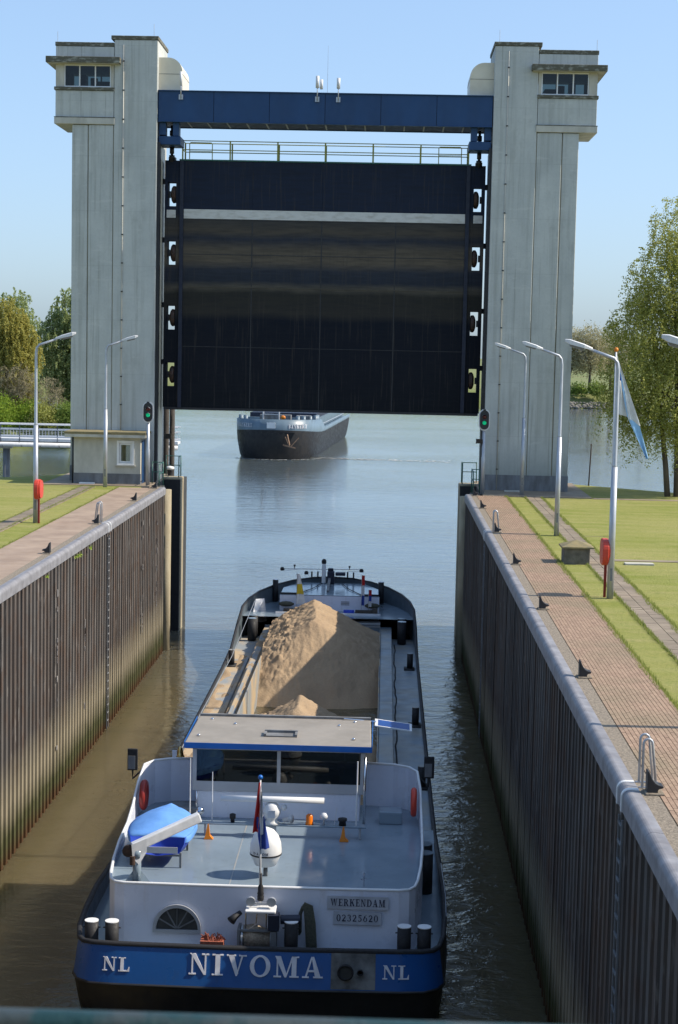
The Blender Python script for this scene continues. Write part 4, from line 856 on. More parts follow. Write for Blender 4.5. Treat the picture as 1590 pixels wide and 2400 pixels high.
GL = {
 'N': (1.0, [rc(.13, 0, .21, 1), rc(.79, 0, .87, 1), [(.04, 1), (.32, 1), (.87, .0), (.76, 0), (.13, .92)], rc(0, 0, .36, S), rc(.64, 1-S, 1.0, 1)]),
 'I': (.56, [rc(.16, 0, .40, 1), rc(0, 0, .56, S), rc(0, 1-S, .56, 1)]),
 'V': (1.0, [[(.08, 1), (.36, 1), (.60, .12), (.52, 0), (.47, 0)], [(.74, 1), (.84, 1), (.54, 0), (.50, 0)], rc(0, 1-S, .46, 1), rc(.62, 1-S, 1.0, 1)]),
 'O': (1.04, arc(.52, .5, .52, .52, 0, 360, .22, .08, 22)),
 'M': (1.26, [rc(.14, 0, .22, 1), rc(.90, 0, 1.14, 1), [(.06, 1), (.34, 1), (.66, .12), (.60, 0), (.55, 0)], [(.90, 1), (1.0, 1), (.64, 0), (.58, 0)], rc(0, 0, .38, S), rc(.80, 0, 1.26, S), rc(.94, 1-S, 1.26, 1)]),
 'A': (1.04, [[(.44, 1), (.52, 1), (.22, 0), (.13, 0)], [(.46, 1), (.58, 1), (.94, 0), (.66, 0)], rc(.24, .28, .76, .36), rc(0, 0, .34, S), rc(.56, 0, 1.04, S)]),
 'L': (.78, [rc(.14, 0, .36, 1), rc(0, 1-S, .50, 1), rc(0, 0, .74, S+.02), [(.60, 0), (.78, 0), (.78, .32), (.74, .32)]]),
 'W': (1.4, [[(.08, 1), (.32, 1), (.50, .1), (.42, 0)], [(.66, 1), (.74, 1), (.47, 0), (.42, 0)], [(.62, 1), (.86, 1), (1.0, .1), (.95, 0)], [(1.2, 1), (1.28, 1), (1.0, 0), (.95, 0)], rc(0, 1-S, .4, 1), rc(1.1, 1-S, 1.4, 1)]),
 'E': (.84, [rc(.14, 0, .36, 1), rc(0, 0, .80, S+.02), rc(0, 1-S-.02, .76, 1), rc(.36, .46, .62, .54), rc(.74, 0, .80, .3), rc(.70, .72, .76, 1)]),
 'R': (1.0, [rc(.14, 0, .36, 1), rc(0, 0, .5, S), rc(0, 1-S, .4, 1), [(.42, .5), (.62, .5), (1.0, 0), (.74, 0)]]+arc(.40, .74, .42, .26, -90, 90, .20, .07, 10)),
 'K': (1.02, [rc(.14, 0, .36, 1), rc(0, 0, .5, S), rc(0, 1-S, .5, 1), stroke((.36, .42), (.84, .98), .08), [(.42, .58), (.60, .66), (1.0, 0), (.72, 0)], rc(.66, 1-S, 1.0, 1)]),
 'D': (1.0, [rc(.14, 0, .36, 1), rc(0, 0, .45, S), rc(0, 1-S, .45, 1)]+arc(.40, .5, .58, .5, -90, 90, .22, .07, 12)),
 'B': (.9, [rc(.14, 0, .36, 1)]+arc(.40, .75, .40, .25, -90, 90, .18, .07, 10)+arc(.40, .27, .46, .27, -90, 90, .2, .07, 10)),
 'T': (.9, [rc(.34, 0, .56, 1), rc(0, 1-S-.02, .9, 1), rc(.18, 0, .72, S)]), 'C': (.95, arc(.52, .5, .5, .52, 50, 310, .2, .08, 18)),
 '0': (.72, arc(.36, .5, .36, .52, 0, 360, .18, .07, 20)),
 '2': (.74, arc(.35, .70, .33, .30, -20, 170, .17, .08, 12)+[[(.46, .62), (.66, .60), (.26, .1), (.04, .08)], rc(.04, 0, .70, .15)]),
 '3': (.72, arc(.33, .74, .31, .27, -90, 160, .17, .07, 12)+arc(.33, .27, .35, .28, -160, 90, .18, .07, 12)),
 '5': (.72, arc(.32, .32, .36, .33, -150, 100, .18, .08, 14)+[rc(.14, .58, .24, 1), rc(.14, .86, .64, 1)]),
 '6': (.74, arc(.37, .32, .36, .33, 0, 360, .17, .07, 18)+[[(.02, .34), (.2, .34), (.34, .78), (.62, .98), (.58, 1.0), (.2, .82)]]),
}
def text_mb(txt, x0, z0, h_, fn, gap=.14, width=None, depth=.01, slant=0.0):
    """fn maps (x, z) to the y of the surface facing the camera"""
    tot = sum(GL[c][0] for c in txt)+gap*(len(txt)-1); sx = h_ if width is None else width/tot
    b = MB(); x = x0; i = 0
    for c in txt:
        wd, polys = GL[c]
        for p in polys:
            i += 1; n = len(p); off = depth+.0006*(i % 7); pts = [(x+u*sx+slant*v_, z0+v_*h_) for u, v_ in p]
            b.poly([(a, fn(a, z)-off, z) for a, z in pts]+[(a, fn(a, z)-.001, z) for a, z in pts], [tuple(range(n)), tuple(range(2*n-1, n-1, -1))]+[(j, n+j, n+(j+1) % n, (j+1) % n) for j in range(n)])
        x += (wd+gap)*sx
    return b

# ------------------------------------------------------------------ motor barge in the lock
CX = .75
ship = thing('cargo_ship', 'inland cargo ship with blue stern leaving the lock loaded with sand', 'ship', (CX, 35, 0))
HALF = [(0, 35.05), (1, 35.06), (2, 35.09), (3.0, 35.12), (3.5, 35.17), (3.74, 35.26), (3.88, 35.5), (4.0, 36.2), (4.07, 37.4), (4.1, 39), (4.1, 42), (4.1, 46), (4.1, 52), (4.1, 58), (4.1, 64), (4.1, 70), (4.1, 74), (4.09, 77), (4.03, 79), (3.85, 80.6), (3.45, 82.1), (2.8, 83.5), (1.95, 84.6), (1.0, 85.3), (0, 85.5)]
def ztop(y):
    if y < 40: return 1.80
    if y < 47: return lerp(1.80, 1.12, (y-40)/7)
    if y < 73: return 1.12
    if y < 79: return lerp(1.12, 2.35, ((y-73)/6)**1.3)
    return lerp(2.35, 2.95, (y-79)/6.5)
OUT = [(CX+x, y) for x, y in HALF]+[(CX-x, y) for x, y in HALF[-2:0:-1]]          # closed loop
def ring(off, zf):
    n = len(OUT); r_ = []
    for i, (x, y) in enumerate(OUT):
        a, b = OUT[i-1], OUT[(i+1) % n]; t = Vector((b[0]-a[0], b[1]-a[1])).normalized(); nr = Vector((t.y, -t.x)); o_ = off(y) if callable(off) else off
        r_.append((x+nr.x*o_, y+nr.y*o_, zf(y) if callable(zf) else zf))
    return r_
def loft(rings, close=True, sel=None):
    n = len(rings[0]); b = MB(); vs = [p for r_ in rings for p in r_]; fs = []
    for j in range(len(rings)-1):
        for i in range(n if close else n-1):
            if sel and not sel(i): continue
            fs.append((j*n+i, j*n+(i+1) % n, (j+1)*n+(i+1) % n, (j+1)*n+i))
    return b.poly(vs, fs)
kn = lambda y: .25 if y < 35.18 else max(0.03, .17-(y-35.18)*.2)
zk = lambda y: min(ztop(y)-.12, 1.0)
part('hull', loft([ring(-.55, -1.2), ring(-.16, -.3), ring(-.02, .35), ring(kn, zk)]), 'hull_black', ship, True)
isblue = lambda i: OUT[i][1] < 35.9 and OUT[(i+1) % len(OUT)][1] < 35.9
part('blue_band', loft([ring(kn, zk), ring(0, ztop)], sel=isblue), 'hull_blue', ship, True)
part('hull_topside', loft([ring(kn, zk), ring(0, ztop)], sel=lambda i: not isblue(i)), 'hull_black', ship, True)
part('bulwark_inside', loft([ring(-.05, ztop), ring(-.07, lambda y: .93)]), 'bulwark_dark', ship, True)
part('gunwale', loft([ring(.03, lambda y: ztop(y)-.05), ring(.04, lambda y: ztop(y)+.015), ring(-.05, lambda y: ztop(y)+.03), ring(-.075, lambda y: ztop(y)-.03)]), 'rubber', ship, True)
part('rubbing_strake', loft([ring(lambda y: kn(y)-.01, lambda y: zk(y)-.05), ring(lambda y: kn(y)+.03, lambda y: zk(y)-.03), ring(lambda y: kn(y)+.03, lambda y: zk(y)+.0), ring(lambda y: kn(y)-.01, lambda y: zk(y)+.02)]), 'hull_black', ship, True)
def deckpoly(y0, y1, z, inset=.06, x0=-99, x1=99):
    pr = [(x, y) for x, y in HALF if y0 < y < y1]
    def hwd(y):
        for (xa, ya), (xb, yb) in zip(HALF[:-1], HALF[1:]):
            if ya <= y <= yb and yb > ya: return lerp(xa, xb, (y-ya)/(yb-ya))
        return 4.1
    ys = sorted(set([y0, y1]+[y for x, y in pr if x > 1.0])); 
    R_ = [(CX+min(hwd(y)-inset, x1-CX), y) for y in ys]; L_ = [(CX-min(hwd(y)-inset, CX-x0), y) for y in ys]
    return MB().poly([(x, y, z) for x, y in R_]+[(x, y, z) for x, y in L_[::-1]], [tuple(range(2*len(ys)))])
part('aft_deck', deckpoly(35.3, 46.0, 1.32), 'deck_grey', ship)
part('fore_deck_floor', deckpoly(78.6, 84.9, 1.95), 'deck_grey', ship)
hn = lambda y0, y1: MB().poly([(3.72, y0, .95), (4.8, y0, .95), (4.8, y1, .95), (3.72, y1, .95)], [(0, 1, 2, 3)])
part('side_deck', hn(45.5, 79), 'deck_dusty', ship); part('side_deck', MB().poly([(-3.3, 45.5, .95), (-2.2, 45.5, .95), (-2.2, 79, .95), (-3.3, 79, .95)], [(0, 1, 2, 3)]), 'deck_sandy', ship)
for i in range(6):
    y0, y1 = 46+i*5.5, 46+(i+1)*5.5
    part('coaming_cover', MB().box(3.22, 3.73, y0+.01, y1-.01, .9, 1.45), 'deck_dusty', ship, bev=.03)
    part('coaming_cover', MB().box(-2.22, -1.93, y0+.01, y1-.01, .9, 1.42), 'deck_sandy', ship, bev=.03)
part('hold_side', MB().box(3.18, 3.215, 46, 79, -1, 1.5).box(-1.76, -1.72, 46, 79, -1, 1.62), 'deck_sandy', ship)
part('hold_end', MB().box(-2.2, 3.72, 78.95, 79.05, -1, 1.5), 'deck_grey', ship); part('hold_end', MB().box(-2.2, 3.72, 45.9, 45.99, -1, 1.5), 'deck_grey', ship)
part('hold_plank', MB().bar((-2.07, 49, 1.46), (-2.07, 68.5, 1.50), .10, .05).bar((-2.52, 49, 1.0), (-2.52, 73, 1.0), .12, .08), 'deck_sandy', ship)
part('deck_cable', MB().tube([(3.86+.03*math.sin(k*.9)+.02*math.sin(k*2.3), 47+k*.8, .97) for k in range(39)], .025, 6), 'rubber', ship, True)
part('guy_wire', MB().tube([(-2.7, 79, 2.6), (-2.95, 70, 1.6), (-2.3, 47, 3.2)], .012, 5), 'galvanised', ship)
for x, y, lb in ((4.55, 60.7, 0), (4.5, 71.6, 0), (-3.08, 71.4, 0), (4.6, 52, 0)):
    bo = part('side_bollard', MB().cyl((x, y), .13, .95, 1.62, 14).box(x-.25, x+.2, y-.35, y+.35, .95, 1.0), 'rubber', ship, True); part('bollard_top', MB().cyl((x, y), .132, 1.622, 1.64, 14), 'deck_dusty', bo)
for x, y in ((4.42, 40.6), (4.42, 41.35), (4.2, 77.6), (4.2, 78.5), (-2.7, 77.6), (-2.7, 78.5)):
    zz = 1.3 if y < 60 else 1.0
    bo = part('bollard', MB().cyl((x, y), .20, zz, zz+1.0, 16), 'rubber', ship, True); part('bollard_top', MB().cyl((x, y), .203, zz+1.002, zz+1.02, 16), 'deck_grey', bo)
for x, zt_ in ((-2.87, 2.10), (-2.43, 2.10), (3.87, 2.17), (4.30, 2.17), (1.44, 2.20)):
    bo = part('stern_bollard', MB().cyl((x, 35.62), .148, 1.3, zt_, 20), 'rubber', ship, True); part('bollard_top', MB().cyl((x, 35.62), .150, zt_+.001, zt_+.018, 20), 'white_paint', bo)
    part('bollard_pin', MB().tube([(x-.19, 35.62, zt_-.14), (x+.19, 35.62, zt_-.14)], .014, 6), 'rubber', bo)
# stern lettering
def tsurf(x, z):
    dx = abs(x-CX); y = 35.05
    for (xa, ya), (xb, yb) in zip(HALF[:6], HALF[1:7]):
        if xa <= dx <= xb: y = lerp(ya, yb, (dx-xa)/(xb-xa))
    return y-(.25 if y < 35.18 else max(.03, .17-(y-35.18)*.2))*max(0, min(1, (1.80-z)/.80))-.004
part('lettering', text_mb('NIVOMA', -.68, 1.255, .41, tsurf, .17, 2.84, .022), 'letter', ship, label='white raised letters NIVOMA on the blue stern')
part('lettering', text_mb('NL', -2.53, 1.255, .27, tsurf, .16, .58, .018), 'letter', ship, label='white letters NL at the left of the blue stern')
part('lettering', text_mb('NL', 3.42, 1.255, .27, tsurf, .16, .56, .018), 'letter', ship, label='white letters NL at the right of the blue stern')
ex = part('exhaust_plate', MB().poly([(x, tsurf(x, z)-.006, z) for x, z in ((2.33, 1.04), (3.27, 1.04), (3.27, 1.77), (2.33, 1.77))], [(0, 1, 2, 3)]), 'soot_plate', ship, label='sooty grey plate with round exhaust opening')
part('exhaust_pipe', MB().lathe((2.64, 34.80, 1.42), [(.155, .1), (.175, .0), (.175, -.02), (.13, -.02), (.13, .1)], 20, 'Y').lathe((2.95, 34.86, 1.40), [(.06, .06), (.07, 0), (.05, -.01), (.05, .06)], 14, 'Y'), 'rubber', ex, True)
part('exhaust_hole', MB().lathe((2.64, 34.80, 1.42), [(.128, 0), (.128, .004)], 20, 'Y'), 'dark_recess', ex)
# deck house
DH = [(0, 36.10), (1.5, 36.10), (3.0, 36.13), (3.22, 36.2), (3.36, 36.42), (3.44, 36.9), (3.52, 37.8), (3.58, 39), (3.60, 40.4), (3.59, 41.2), (3.57, 42.0), (3.50, 42.6), (3.3, 43.05), (2.9, 43.3), (2.15, 43.4)]
def dz(y): return 2.78+.12*max(0, min(1, (y-37)/3)) if y < 40.6 else (lerp(2.90, 3.80, ((y-40.6)/1.9)**1.2) if y < 42.5 else 3.80)
DO = [(CX+x, y) for x, y in DH][::-1]+[(CX-x, y) for x, y in DH][1:]
def dring(off, zf):
    out = []
    for i, (x, y) in enumerate(DO):
        a, b = DO[max(i-1, 0)], DO[min(i+1, len(DO)-1)]; t = Vector((b[0]-a[0], b[1]-a[1])).normalized(); nr = Vector((-t.y, t.x)) if 1 else 0
        nr = -nr if (nr.x*(x-CX)+nr.y*(y-40)) < 0 else nr
        out.append((x+nr.x*off, y+nr.y*off, zf(y) if callable(zf) else zf))
    return out
part('deckhouse_wall', loft([dring(0, 1.33), dring(0, dz), dring(-.045, dz), dring(-.045, 2.60)], close=False), 'ship_white', ship, False)
part('bulwark_cap', MB().tube(dring(-.02, lambda y: dz(y)+.01), .035, 8), 'white_paint', ship, True)
rd = dring(-.046, 2.70)
roof = part('deckhouse_roof', MB().poly(rd, [tuple(range(len(rd)))]), 'deck_grey', ship)
part('weld_seam', MB().box(.0, .03, 36.4, 41.2, 2.70, 2.704), 'deck_dusty', roof)
aw = MB(); cx_, cz_ = -1.08, 1.80
def half_ring(r0, r1, y0, y1, n=18):
    b = MB()
    for k in range(n):
        a0, a1 = math.pi*k/n, math.pi*(k+1)/n
        pts = [(cx_+r_*math.cos(a), cz_+r_*1.06*math.sin(a)) for r_, a in ((r0, a0), (r0, a1), (r1, a1), (r1, a0))]
        b.prism(pts, 'Y', y0, y1)
    return b
fr = part('arch_window', half_ring(.46, .53, 36.04, 36.09).box(cx_-.53, cx_+.53, 36.04, 36.09, cz_-.07, cz_), 'ship_silver', ship)
part('pane', MB().prism([(cx_+.455*math.cos(math.pi*k/18), cz_+.455*1.06*math.sin(math.pi*k/18)) for k in range(19)], 'Y', 36.075, 36.09), 'dark_recess', fr)
sb = MB()
for a in (30, 60, 90, 120, 150): sb.bar((cx_, 36.07, cz_+.01), (cx_+.45*math.cos(math.radians(a)), 36.07, cz_+.47*math.sin(math.radians(a))), .012, .03)
part('glazing_bar', sb, 'plinth', fr)
for x0, x1, z0, z1, tx in ((2.19, 3.52, 2.37, 2.66, 'WERKENDAM'), (2.33, 3.37, 2.03, 2.31, '02325620')):
    pl = part('name_plate', MB().box(x0, x1, 36.06, 36.085, z0, z1), 'sign_plate', ship, label='pale plate reading '+tx+' on the deckhouse wall')
    part('plate_text', text_mb(tx, x0+.07, z0+.07, z1-z0-.13, lambda a, z: 36.059, .16 if tx[0] == 'W' else .22, x1-x0-.14, .004), 'letter_dark', pl)
# wheelhouse
whs = part('wheelhouse_trunk', MB().box(CX-2.04, CX+2.04, 41.80, 44.2, 2.69, 3.40), 'ship_white', ship, bev=.03)
x0, x1, y0, y1, zb, zt = CX-2.16, CX+2.14, 41.76, 44.25, 3.40, 4.52
fr = MB().box(x0, x1, y0, y1, zb, zb+.05).box(x0, x1, y0, y0+.06, zb+.05, zb+.24).box(x0, x1, y1-.06, y1, zb+.05, zb+.24).box(x0, x0+.06, y0+.06, y1-.06, zb+.05, zb+.24).box(x1-.06, x1, y0+.06, y1-.06, zb+.05, zb+.24)
for a, b in ((x0, x0+.10), (CX-.045, CX+.045), (x1-.10, x1)): fr.box(a, b, y0, y0+.07, zb+.24, zt)
for a, b in ((x0, x0+.10), (CX-.7, CX-.62), (CX+.62, CX+.7), (x1-.10, x1)): fr.box(a, b, y1-.07, y1, zb+.24, zt)
for xx in (x0, x1-.06):
    fr.box(xx, xx+.06, y0+1.3, y0+1.4, zb+.24, zt)
fr.box(x0, x1, y0, y0+.07, zt-.07, zt).box(x0, x1, y1-.07, y1, zt-.07, zt)
wfr = part('wheelhouse_frame', fr, 'ship_silver', ship)
for a, b in ((x0+.10, CX-.045), (CX+.045, x1-.10)): part('window_pane', MB().box(a, b, y0+.02, y0+.032, zb+.24, zt-.07), 'tinted_glass', wfr)
for a, b in ((x0+.10, CX-.7), (CX-.62, CX+.62), (CX+.7, x1-.10)): part('window_pane', MB().box(a, b, y1-.032, y1-.02, zb+.24, zt-.07), 'tinted_glass', wfr)
for xx in (x0+.02, x1-.032): part('window_pane', MB().box(xx, xx+.012, y0+.07, y0+1.3, zb+.24, zt), 'tinted_glass', wfr); part('window_pane', MB().box(xx, xx+.012, y0+1.4, y1-.07, zb+.24, zt), 'tinted_glass', wfr)
part('console', MB().box(CX-1.6, CX+1.6, 43.4, 44.1, 3.45, 3.85).box(CX+.5, CX+1.5, 42.4, 43.0, 3.45, 3.72), 'wood_orange', ship)
part('helm_chair', MB().box(CX-.25, CX+.25, 42.9, 43.3, 3.6, 3.75).box(CX-.25, CX+.25, 42.82, 42.9, 3.7, 4.3), 'skin_red', ship, bev=.04)
rt_ = part('wheelhouse_roof', MB().poly([(x0-.17, y0-.32, 4.70), (x1+.17, y0-.32, 4.70), (x1+.12, y1+.2, 4.72), (x0-.12, y1+.2, 4.72), (x0-.17, y0-.32, 4.53), (x1+.17, y0-.32, 4.53), (x1+.12, y1+.2, 4.53), (x0-.12, y1+.2, 4.53)], [(0, 1, 2, 3), (7, 6, 5, 4), (4, 5, 1, 0), (5, 6, 2, 1), (6, 7, 3, 2), (7, 4, 0, 3)]), 'roof_beige', ship, bev=.03)
part('roof_trim', MB().box(x0-.185, x1+.185, y0-.335, y0-.321, 4.55, 4.69).box(x1+.172, x1+.186, y0-.32, y1+.18, 4.55, 4.71).box(x0-.186, x0-.172, y0-.32, y1+.18, 4.55, 4.71), 'trim_blue', rt_)
part('roof_hatch', MB().box(CX-.42, CX+.42, 42.55, 42.63, 4.71, 4.80).box(CX-.42, CX-.36, 42.2, 42.55, 4.71, 4.78).box(CX+.36, CX+.42, 42.2, 42.55, 4.71, 4.78).box(CX-.36, CX+.36, 42.2, 42.55, 4.71, 4.735), 'plinth', rt_)
part('front_lip', MB().box(x0-.1, x1+.12, y1+.1, y1+.2, 4.72, 4.78), 'plinth', rt_)
for a, b in ((-1.3, 42.1), (-1.15, 44.0), (-.5, 43.5), (2.6, 42.1), (2.2, 43.6), (2.6, 44.05)): part('roof_eye', MB().lathe((a, b, 4.715), [(.05, 0), (.04, .03), (.01, .045)], 10), 'chrome', rt_, True)
part('corner_post', MB().cyl((x1+.02, 41.6), .035, 2.7, 4.4, 8), 'chrome', ship, True); part('corner_post', MB().cyl((x0+.12, 41.7), .025, 2.7, 3.4, 8), 'chrome', ship, True)
sp2 = part('solar_panel', MB().poly([(3.12, 44.2, 4.62), (4.10, 44.2, 4.50), (4.10, 44.6, 4.60), (3.12, 44.6, 4.72), (3.12, 44.2, 4.59), (4.10, 44.2, 4.47), (4.10, 44.6, 4.57), (3.12, 44.6, 4.69)], [(0, 1, 2, 3), (7, 6, 5, 4), (0, 4, 5, 1), (1, 5, 6, 2), (2, 6, 7, 3), (3, 7, 4, 0)]), 'lamp_white', ship)
part('cell', MB().poly([(3.2, 44.23, 4.618), (4.04, 44.23, 4.515), (4.04, 44.57, 4.600), (3.2, 44.57, 4.703)], [(0, 1, 2, 3)]), 'solar_blue', sp2); part('arm', MB().tube([(2.3, 44.3, 4.76), (3.15, 44.4, 4.68)], .02, 6), 'chrome', sp2)
# mast shelf with lights and radar
sh = part('equipment_shelf', MB().box(-1.1, 2.98, 40.18, 40.42, 2.98, 3.02), 'deck_grey', ship, bev=.01)
part('shelf_post', MB().box(.58, .80, 40.24, 40.36, 2.7, 2.98).box(-.95, -.9, 40.28, 40.33, 2.7, 2.98).box(2.8, 2.85, 40.28, 40.33, 2.7, 2.98), 'ship_silver', sh)
rad = part('radar', MB().lathe((.69, 40.3, 3.02), [(.20, 0), (.14, .05), (.13, .12), (.20, .22), (.22, .32), (.16, .46), (.10, .52)], 14), 'white_paint', ship, True)
part('scanner', MB().tube([(-.55, 40.27, 3.62), (1.95, 40.27, 3.62)], .075, 12), 'white_paint', rad, True)
part('radar_face', MB().box(.60, .78, 40.06, 40.08, 3.22, 3.40), 'sign_plate', rad)
part('search_light', MB().sphere((-1.05, 40.3, 3.28), .10, 12).cyl((-1.05, 40.3), .03, 3.02, 3.2, 8), 'chrome', ship, True)
part('whip', MB().tube([(-.76, 40.3, 3.02), (-.76, 40.3, 4.25)], [.02, .01], 6).tube([(2.73, 40.3, 3.02), (2.74, 40.3, 4.6)], [.025, .018], 6).tube([(-1.4, 41.2, 2.7), (-1.4, 41.2, 4.35)], [.02, .012], 6).tube([(2.2, 40.3, 3.02), (2.26, 40.3, 3.45)], .008, 5), 'lamp_white', ship)
part('deck_light', MB().lathe((-.26, 40.3, 3.02), [(.05, 0), (.05, .08), (.075, .1), (.075, .2), (.03, .22)], 12), 'rubber', ship, True); part('deck_light', MB().lathe((2.4, 40.3, 3.02), [(.09, 0), (.08, .1), (.11, .12), (.11, .17)], 12), 'rubber', ship, True)
part('horn', MB().tube([(.95, 40.3, 3.1), (1.10, 40.3, 3.14), (1.16, 40.25, 3.16)], [.05, .06, .11], 12).sphere((.98, 40.3, 3.42), .08, 10), 'lamp_white', ship, True)
part('beacon', MB().lathe((1.6, 40.3, 3.02), [(.10, 0), (.09, .05), (.085, .06), (.085, .22), (.04, .26)], 14), 'amber', ship, True)
part('gps_dome', MB().lathe((1.95, 40.3, 3.02), [(.02, 0), (.02, .12), (.09, .16), (.10, .22), (.06, .29), (.01, .31)], 14), 'lamp_white', ship, True)
# radome
rm = part('radome', MB().lathe((.76, 37.2, 2.95), [(.20, 0), (.24, .02), (.35, .26), (.355, .30), (.355, .38), (.34, .52), (.28, .68), (.18, .80), (.05, .86)], 28), 'white_paint', ship, True)
part('band', MB().lathe((.76, 37.2, 2.95), [(.357, .255), (.36, .26), (.36, .285), (.357, .29)], 28), 'rubber', rm); part('pedestal', MB().cyl((.76, 37.2), .05, 2.7, 2.96, 10), 'plinth', rm, True)
part('dome_text', text_mb('DACOM', .50, 3.265, .055, lambda a, z: 37.2-math.sqrt(max(.0, .357**2-(a-.76)**2)), .3, .34, .003), 'letter_dark', rm)
# flag staff
fs_ = part('flag_staff', MB().tube([(.74, 35.95, 2.3), (.70, 35.95, 5.22)], [.028, .018], 8), 'lamp_white', ship, True)
part('staff_base', MB().lathe((.745, 35.95, 2.55), [(.07, 0), (.075, .1), (.06, .12), (.075, .14), (.06, .2), (.06, .3), (.03, .36), (.03, .6)], 12), 'rubber', fs_, True); part('ball', MB().sphere((.70, 35.95, 5.27), .055, 12), 'trim_blue', fs_, True)
def drape(xa, xb, za, zb, ph):
    return cloth(14, 7, lambda i, j: (lerp(lerp(xa[0], xa[1], i), lerp(xb[0], xb[1], i), j), 35.93+.045*math.sin(9*j+ph+4*i), lerp(za, zb, i)+.03*j))
part('flag_red', drape((.66, .55), (.72, .70), 5.15, 4.05, 0), 'flag_red', fs_, True); part('flag_white', drape((.70, .66), (.745, .80), 4.95, 4.0, .8), 'flag_white', fs_, True); part('flag_blue', drape((.60, .72), (.80, .92), 4.40, 3.68, 1.7), 'flag_blue', fs_, True)
# stern winch
wi = part('winch', MB().box(.28, .34, 35.55, 36.0, 1.32, 2.02).box(1.0, 1.12, 35.5, 36.0, 1.32, 2.0).box(.34, 1.0, 35.55, 35.6, 1.98, 2.02), 'plinth', ship)
part('rope_drum', MB().tube([(.42, 35.78, 1.78), (.98, 35.78, 1.78)], .20, 16).tube([(.42, 35.78, 1.80), (.60, 35.78, 1.82), (.85, 35.78, 1.78)], [.24, .25, .21], 14), 'rope_pale', wi, True)
part('flange', MB().tube([(.36, 35.78, 1.78), (.40, 35.78, 1.78)], .27, 18).tube([(.99, 35.78, 1.78), (1.03, 35.78, 1.78)], .27, 18), 'galvanised', wi)
part('cover', MB().box(.44, 1.10, 35.55, 36.0, 2.38, 2.44), 'white_paint', wi, bev=.02); part('motor', MB().box(.94, 1.18, 35.5, 35.75, 2.02, 2.37).tube([(1.2, 35.7, 2.22), (1.62, 35.75, 2.22)], .10, 12), 'girder_dark', wi, bev=.01)
part('support', MB().cyl((.46, 35.6), .015, 2.0, 2.4, 6).cyl((.9, 35.6), .015, 2.0, 2.4, 6).tube([(.5, 35.58, 2.0), (.68, 35.58, 2.14), (.70, 35.58, 2.38)], .012, 6), 'chrome', wi)
part('lamp_pair', MB().lathe((.55, 35.72, 2.60), [(.10, -.05), (.10, .03), (.05, .08)], 14, 'Y').lathe((1.0, 35.72, 2.60), [(.10, -.05), (.10, .03), (.05, .08)], 14, 'Y').bar((.55, 35.8, 2.52), (1.0, 35.8, 2.52), .04, .05), 'galvanised', wi)
part('flood_lamp', MB().tube([(.34, 35.75, 2.34), (.22, 35.68, 2.26), (.14, 35.6, 2.19)], [.05, .07, .10], 12), 'rubber', wi, True)
# crane davit
cr = part('davit', MB().cyl((-2.02, 36.42), .095, 2.7, 3.28, 14).cyl((-2.02, 36.42), .11, 3.28, 3.45, 14), 'deck_grey', ship, True)
for a in (0, 90, 180, 270):
    c_, s_ = math.cos(math.radians(a+20)), math.sin(math.radians(a+20)); part('gusset', MB().poly([(-2.02+c_*.09-s_*.01, 36.42+s_*.09+c_*.01, 2.705), (-2.02+c_*.30, 36.42+s_*.30, 2.705), (-2.02+c_*.09, 36.42+s_*.09, 2.98), (-2.02+c_*.09+s_*.02, 36.42+s_*.09-c_*.02, 2.705)], [(0, 1, 2), (3, 2, 1)]), 'deck_grey', cr)
part('boom', MB().bar((-2.12, 36.38, 3.50), (-.70, 36.95, 4.08), .18, .22), 'lamp_white', cr, bev=.03)
part('knee', MB().poly([(-2.12, 36.27, 3.60), (-1.80, 36.38, 3.72), (-1.80, 36.40, 3.42), (-1.96, 36.32, 3.14), (-2.10, 36.30, 3.30)], [(0, 4, 3, 2, 1)]), 'lamp_white', cr)
part('sheave', MB().lathe((-2.20, 36.36, 3.44), [(.05, -.06), (.13, -.05), (.10, 0), (.13, .05), (.05, .06)], 14, 'Y').cyl((-2.10, 36.30), .06, 3.15, 3.34, 10), 'rusty_wheel', cr)
# mirrors, boxes, bell
for s, xm in ((-1, -3.0), (1, 4.52)):
    mi = part('mirror_arm', MB().tube([(CX+s*3.5, 42.5, 3.72), (xm, 42.35, 3.50), (xm, 42.35, 3.72)], .025, 6), 'rubber', ship)
    part('mirror', MB().box(xm-.13, xm+.13, 42.3, 42.36, 3.72, 4.28), 'rubber', mi, bev=.02); part('mirror_glass', MB().box(xm-.11, xm+.07, 42.285, 42.298, 3.76, 4.1), 'plinth', mi)
part('vent_box', MB().box(3.28, 3.86, 41.6, 42.1, 2.7, 3.02), 'deck_grey', ship, bev=.03); part('vent_box', MB().box(-1.95, -1.25, 41.6, 42.3, 2.7, 2.98), 'plinth', ship, bev=.03)
part('bell', MB().lathe((-1.92, 43.42, 3.84), [(.12, 0), (.09, .05), (.07, .17), (.05, .22), (.02, .27)], 14), 'brass', ship, True); part('bell_bracket', MB().box(-2.12, -2.0, 43.36, 43.42, 3.8, 4.0), 'ship_white', ship)
part('deck_fitting', MB().cyl((2.97, 36.65), .02, 2.7, 3.0, 8).bar((2.9, 36.65, 2.86), (3.04, 36.65, 2.86), .02, .02), 'chrome', ship)
part('safety_line', MB().tube([p for i, p in enumerate(ring(.02, lambda y: ztop(y)+.02)) if 36.3 < p[1] < 46 and p[0] > CX], .012, 5), 'galvanised', ship)
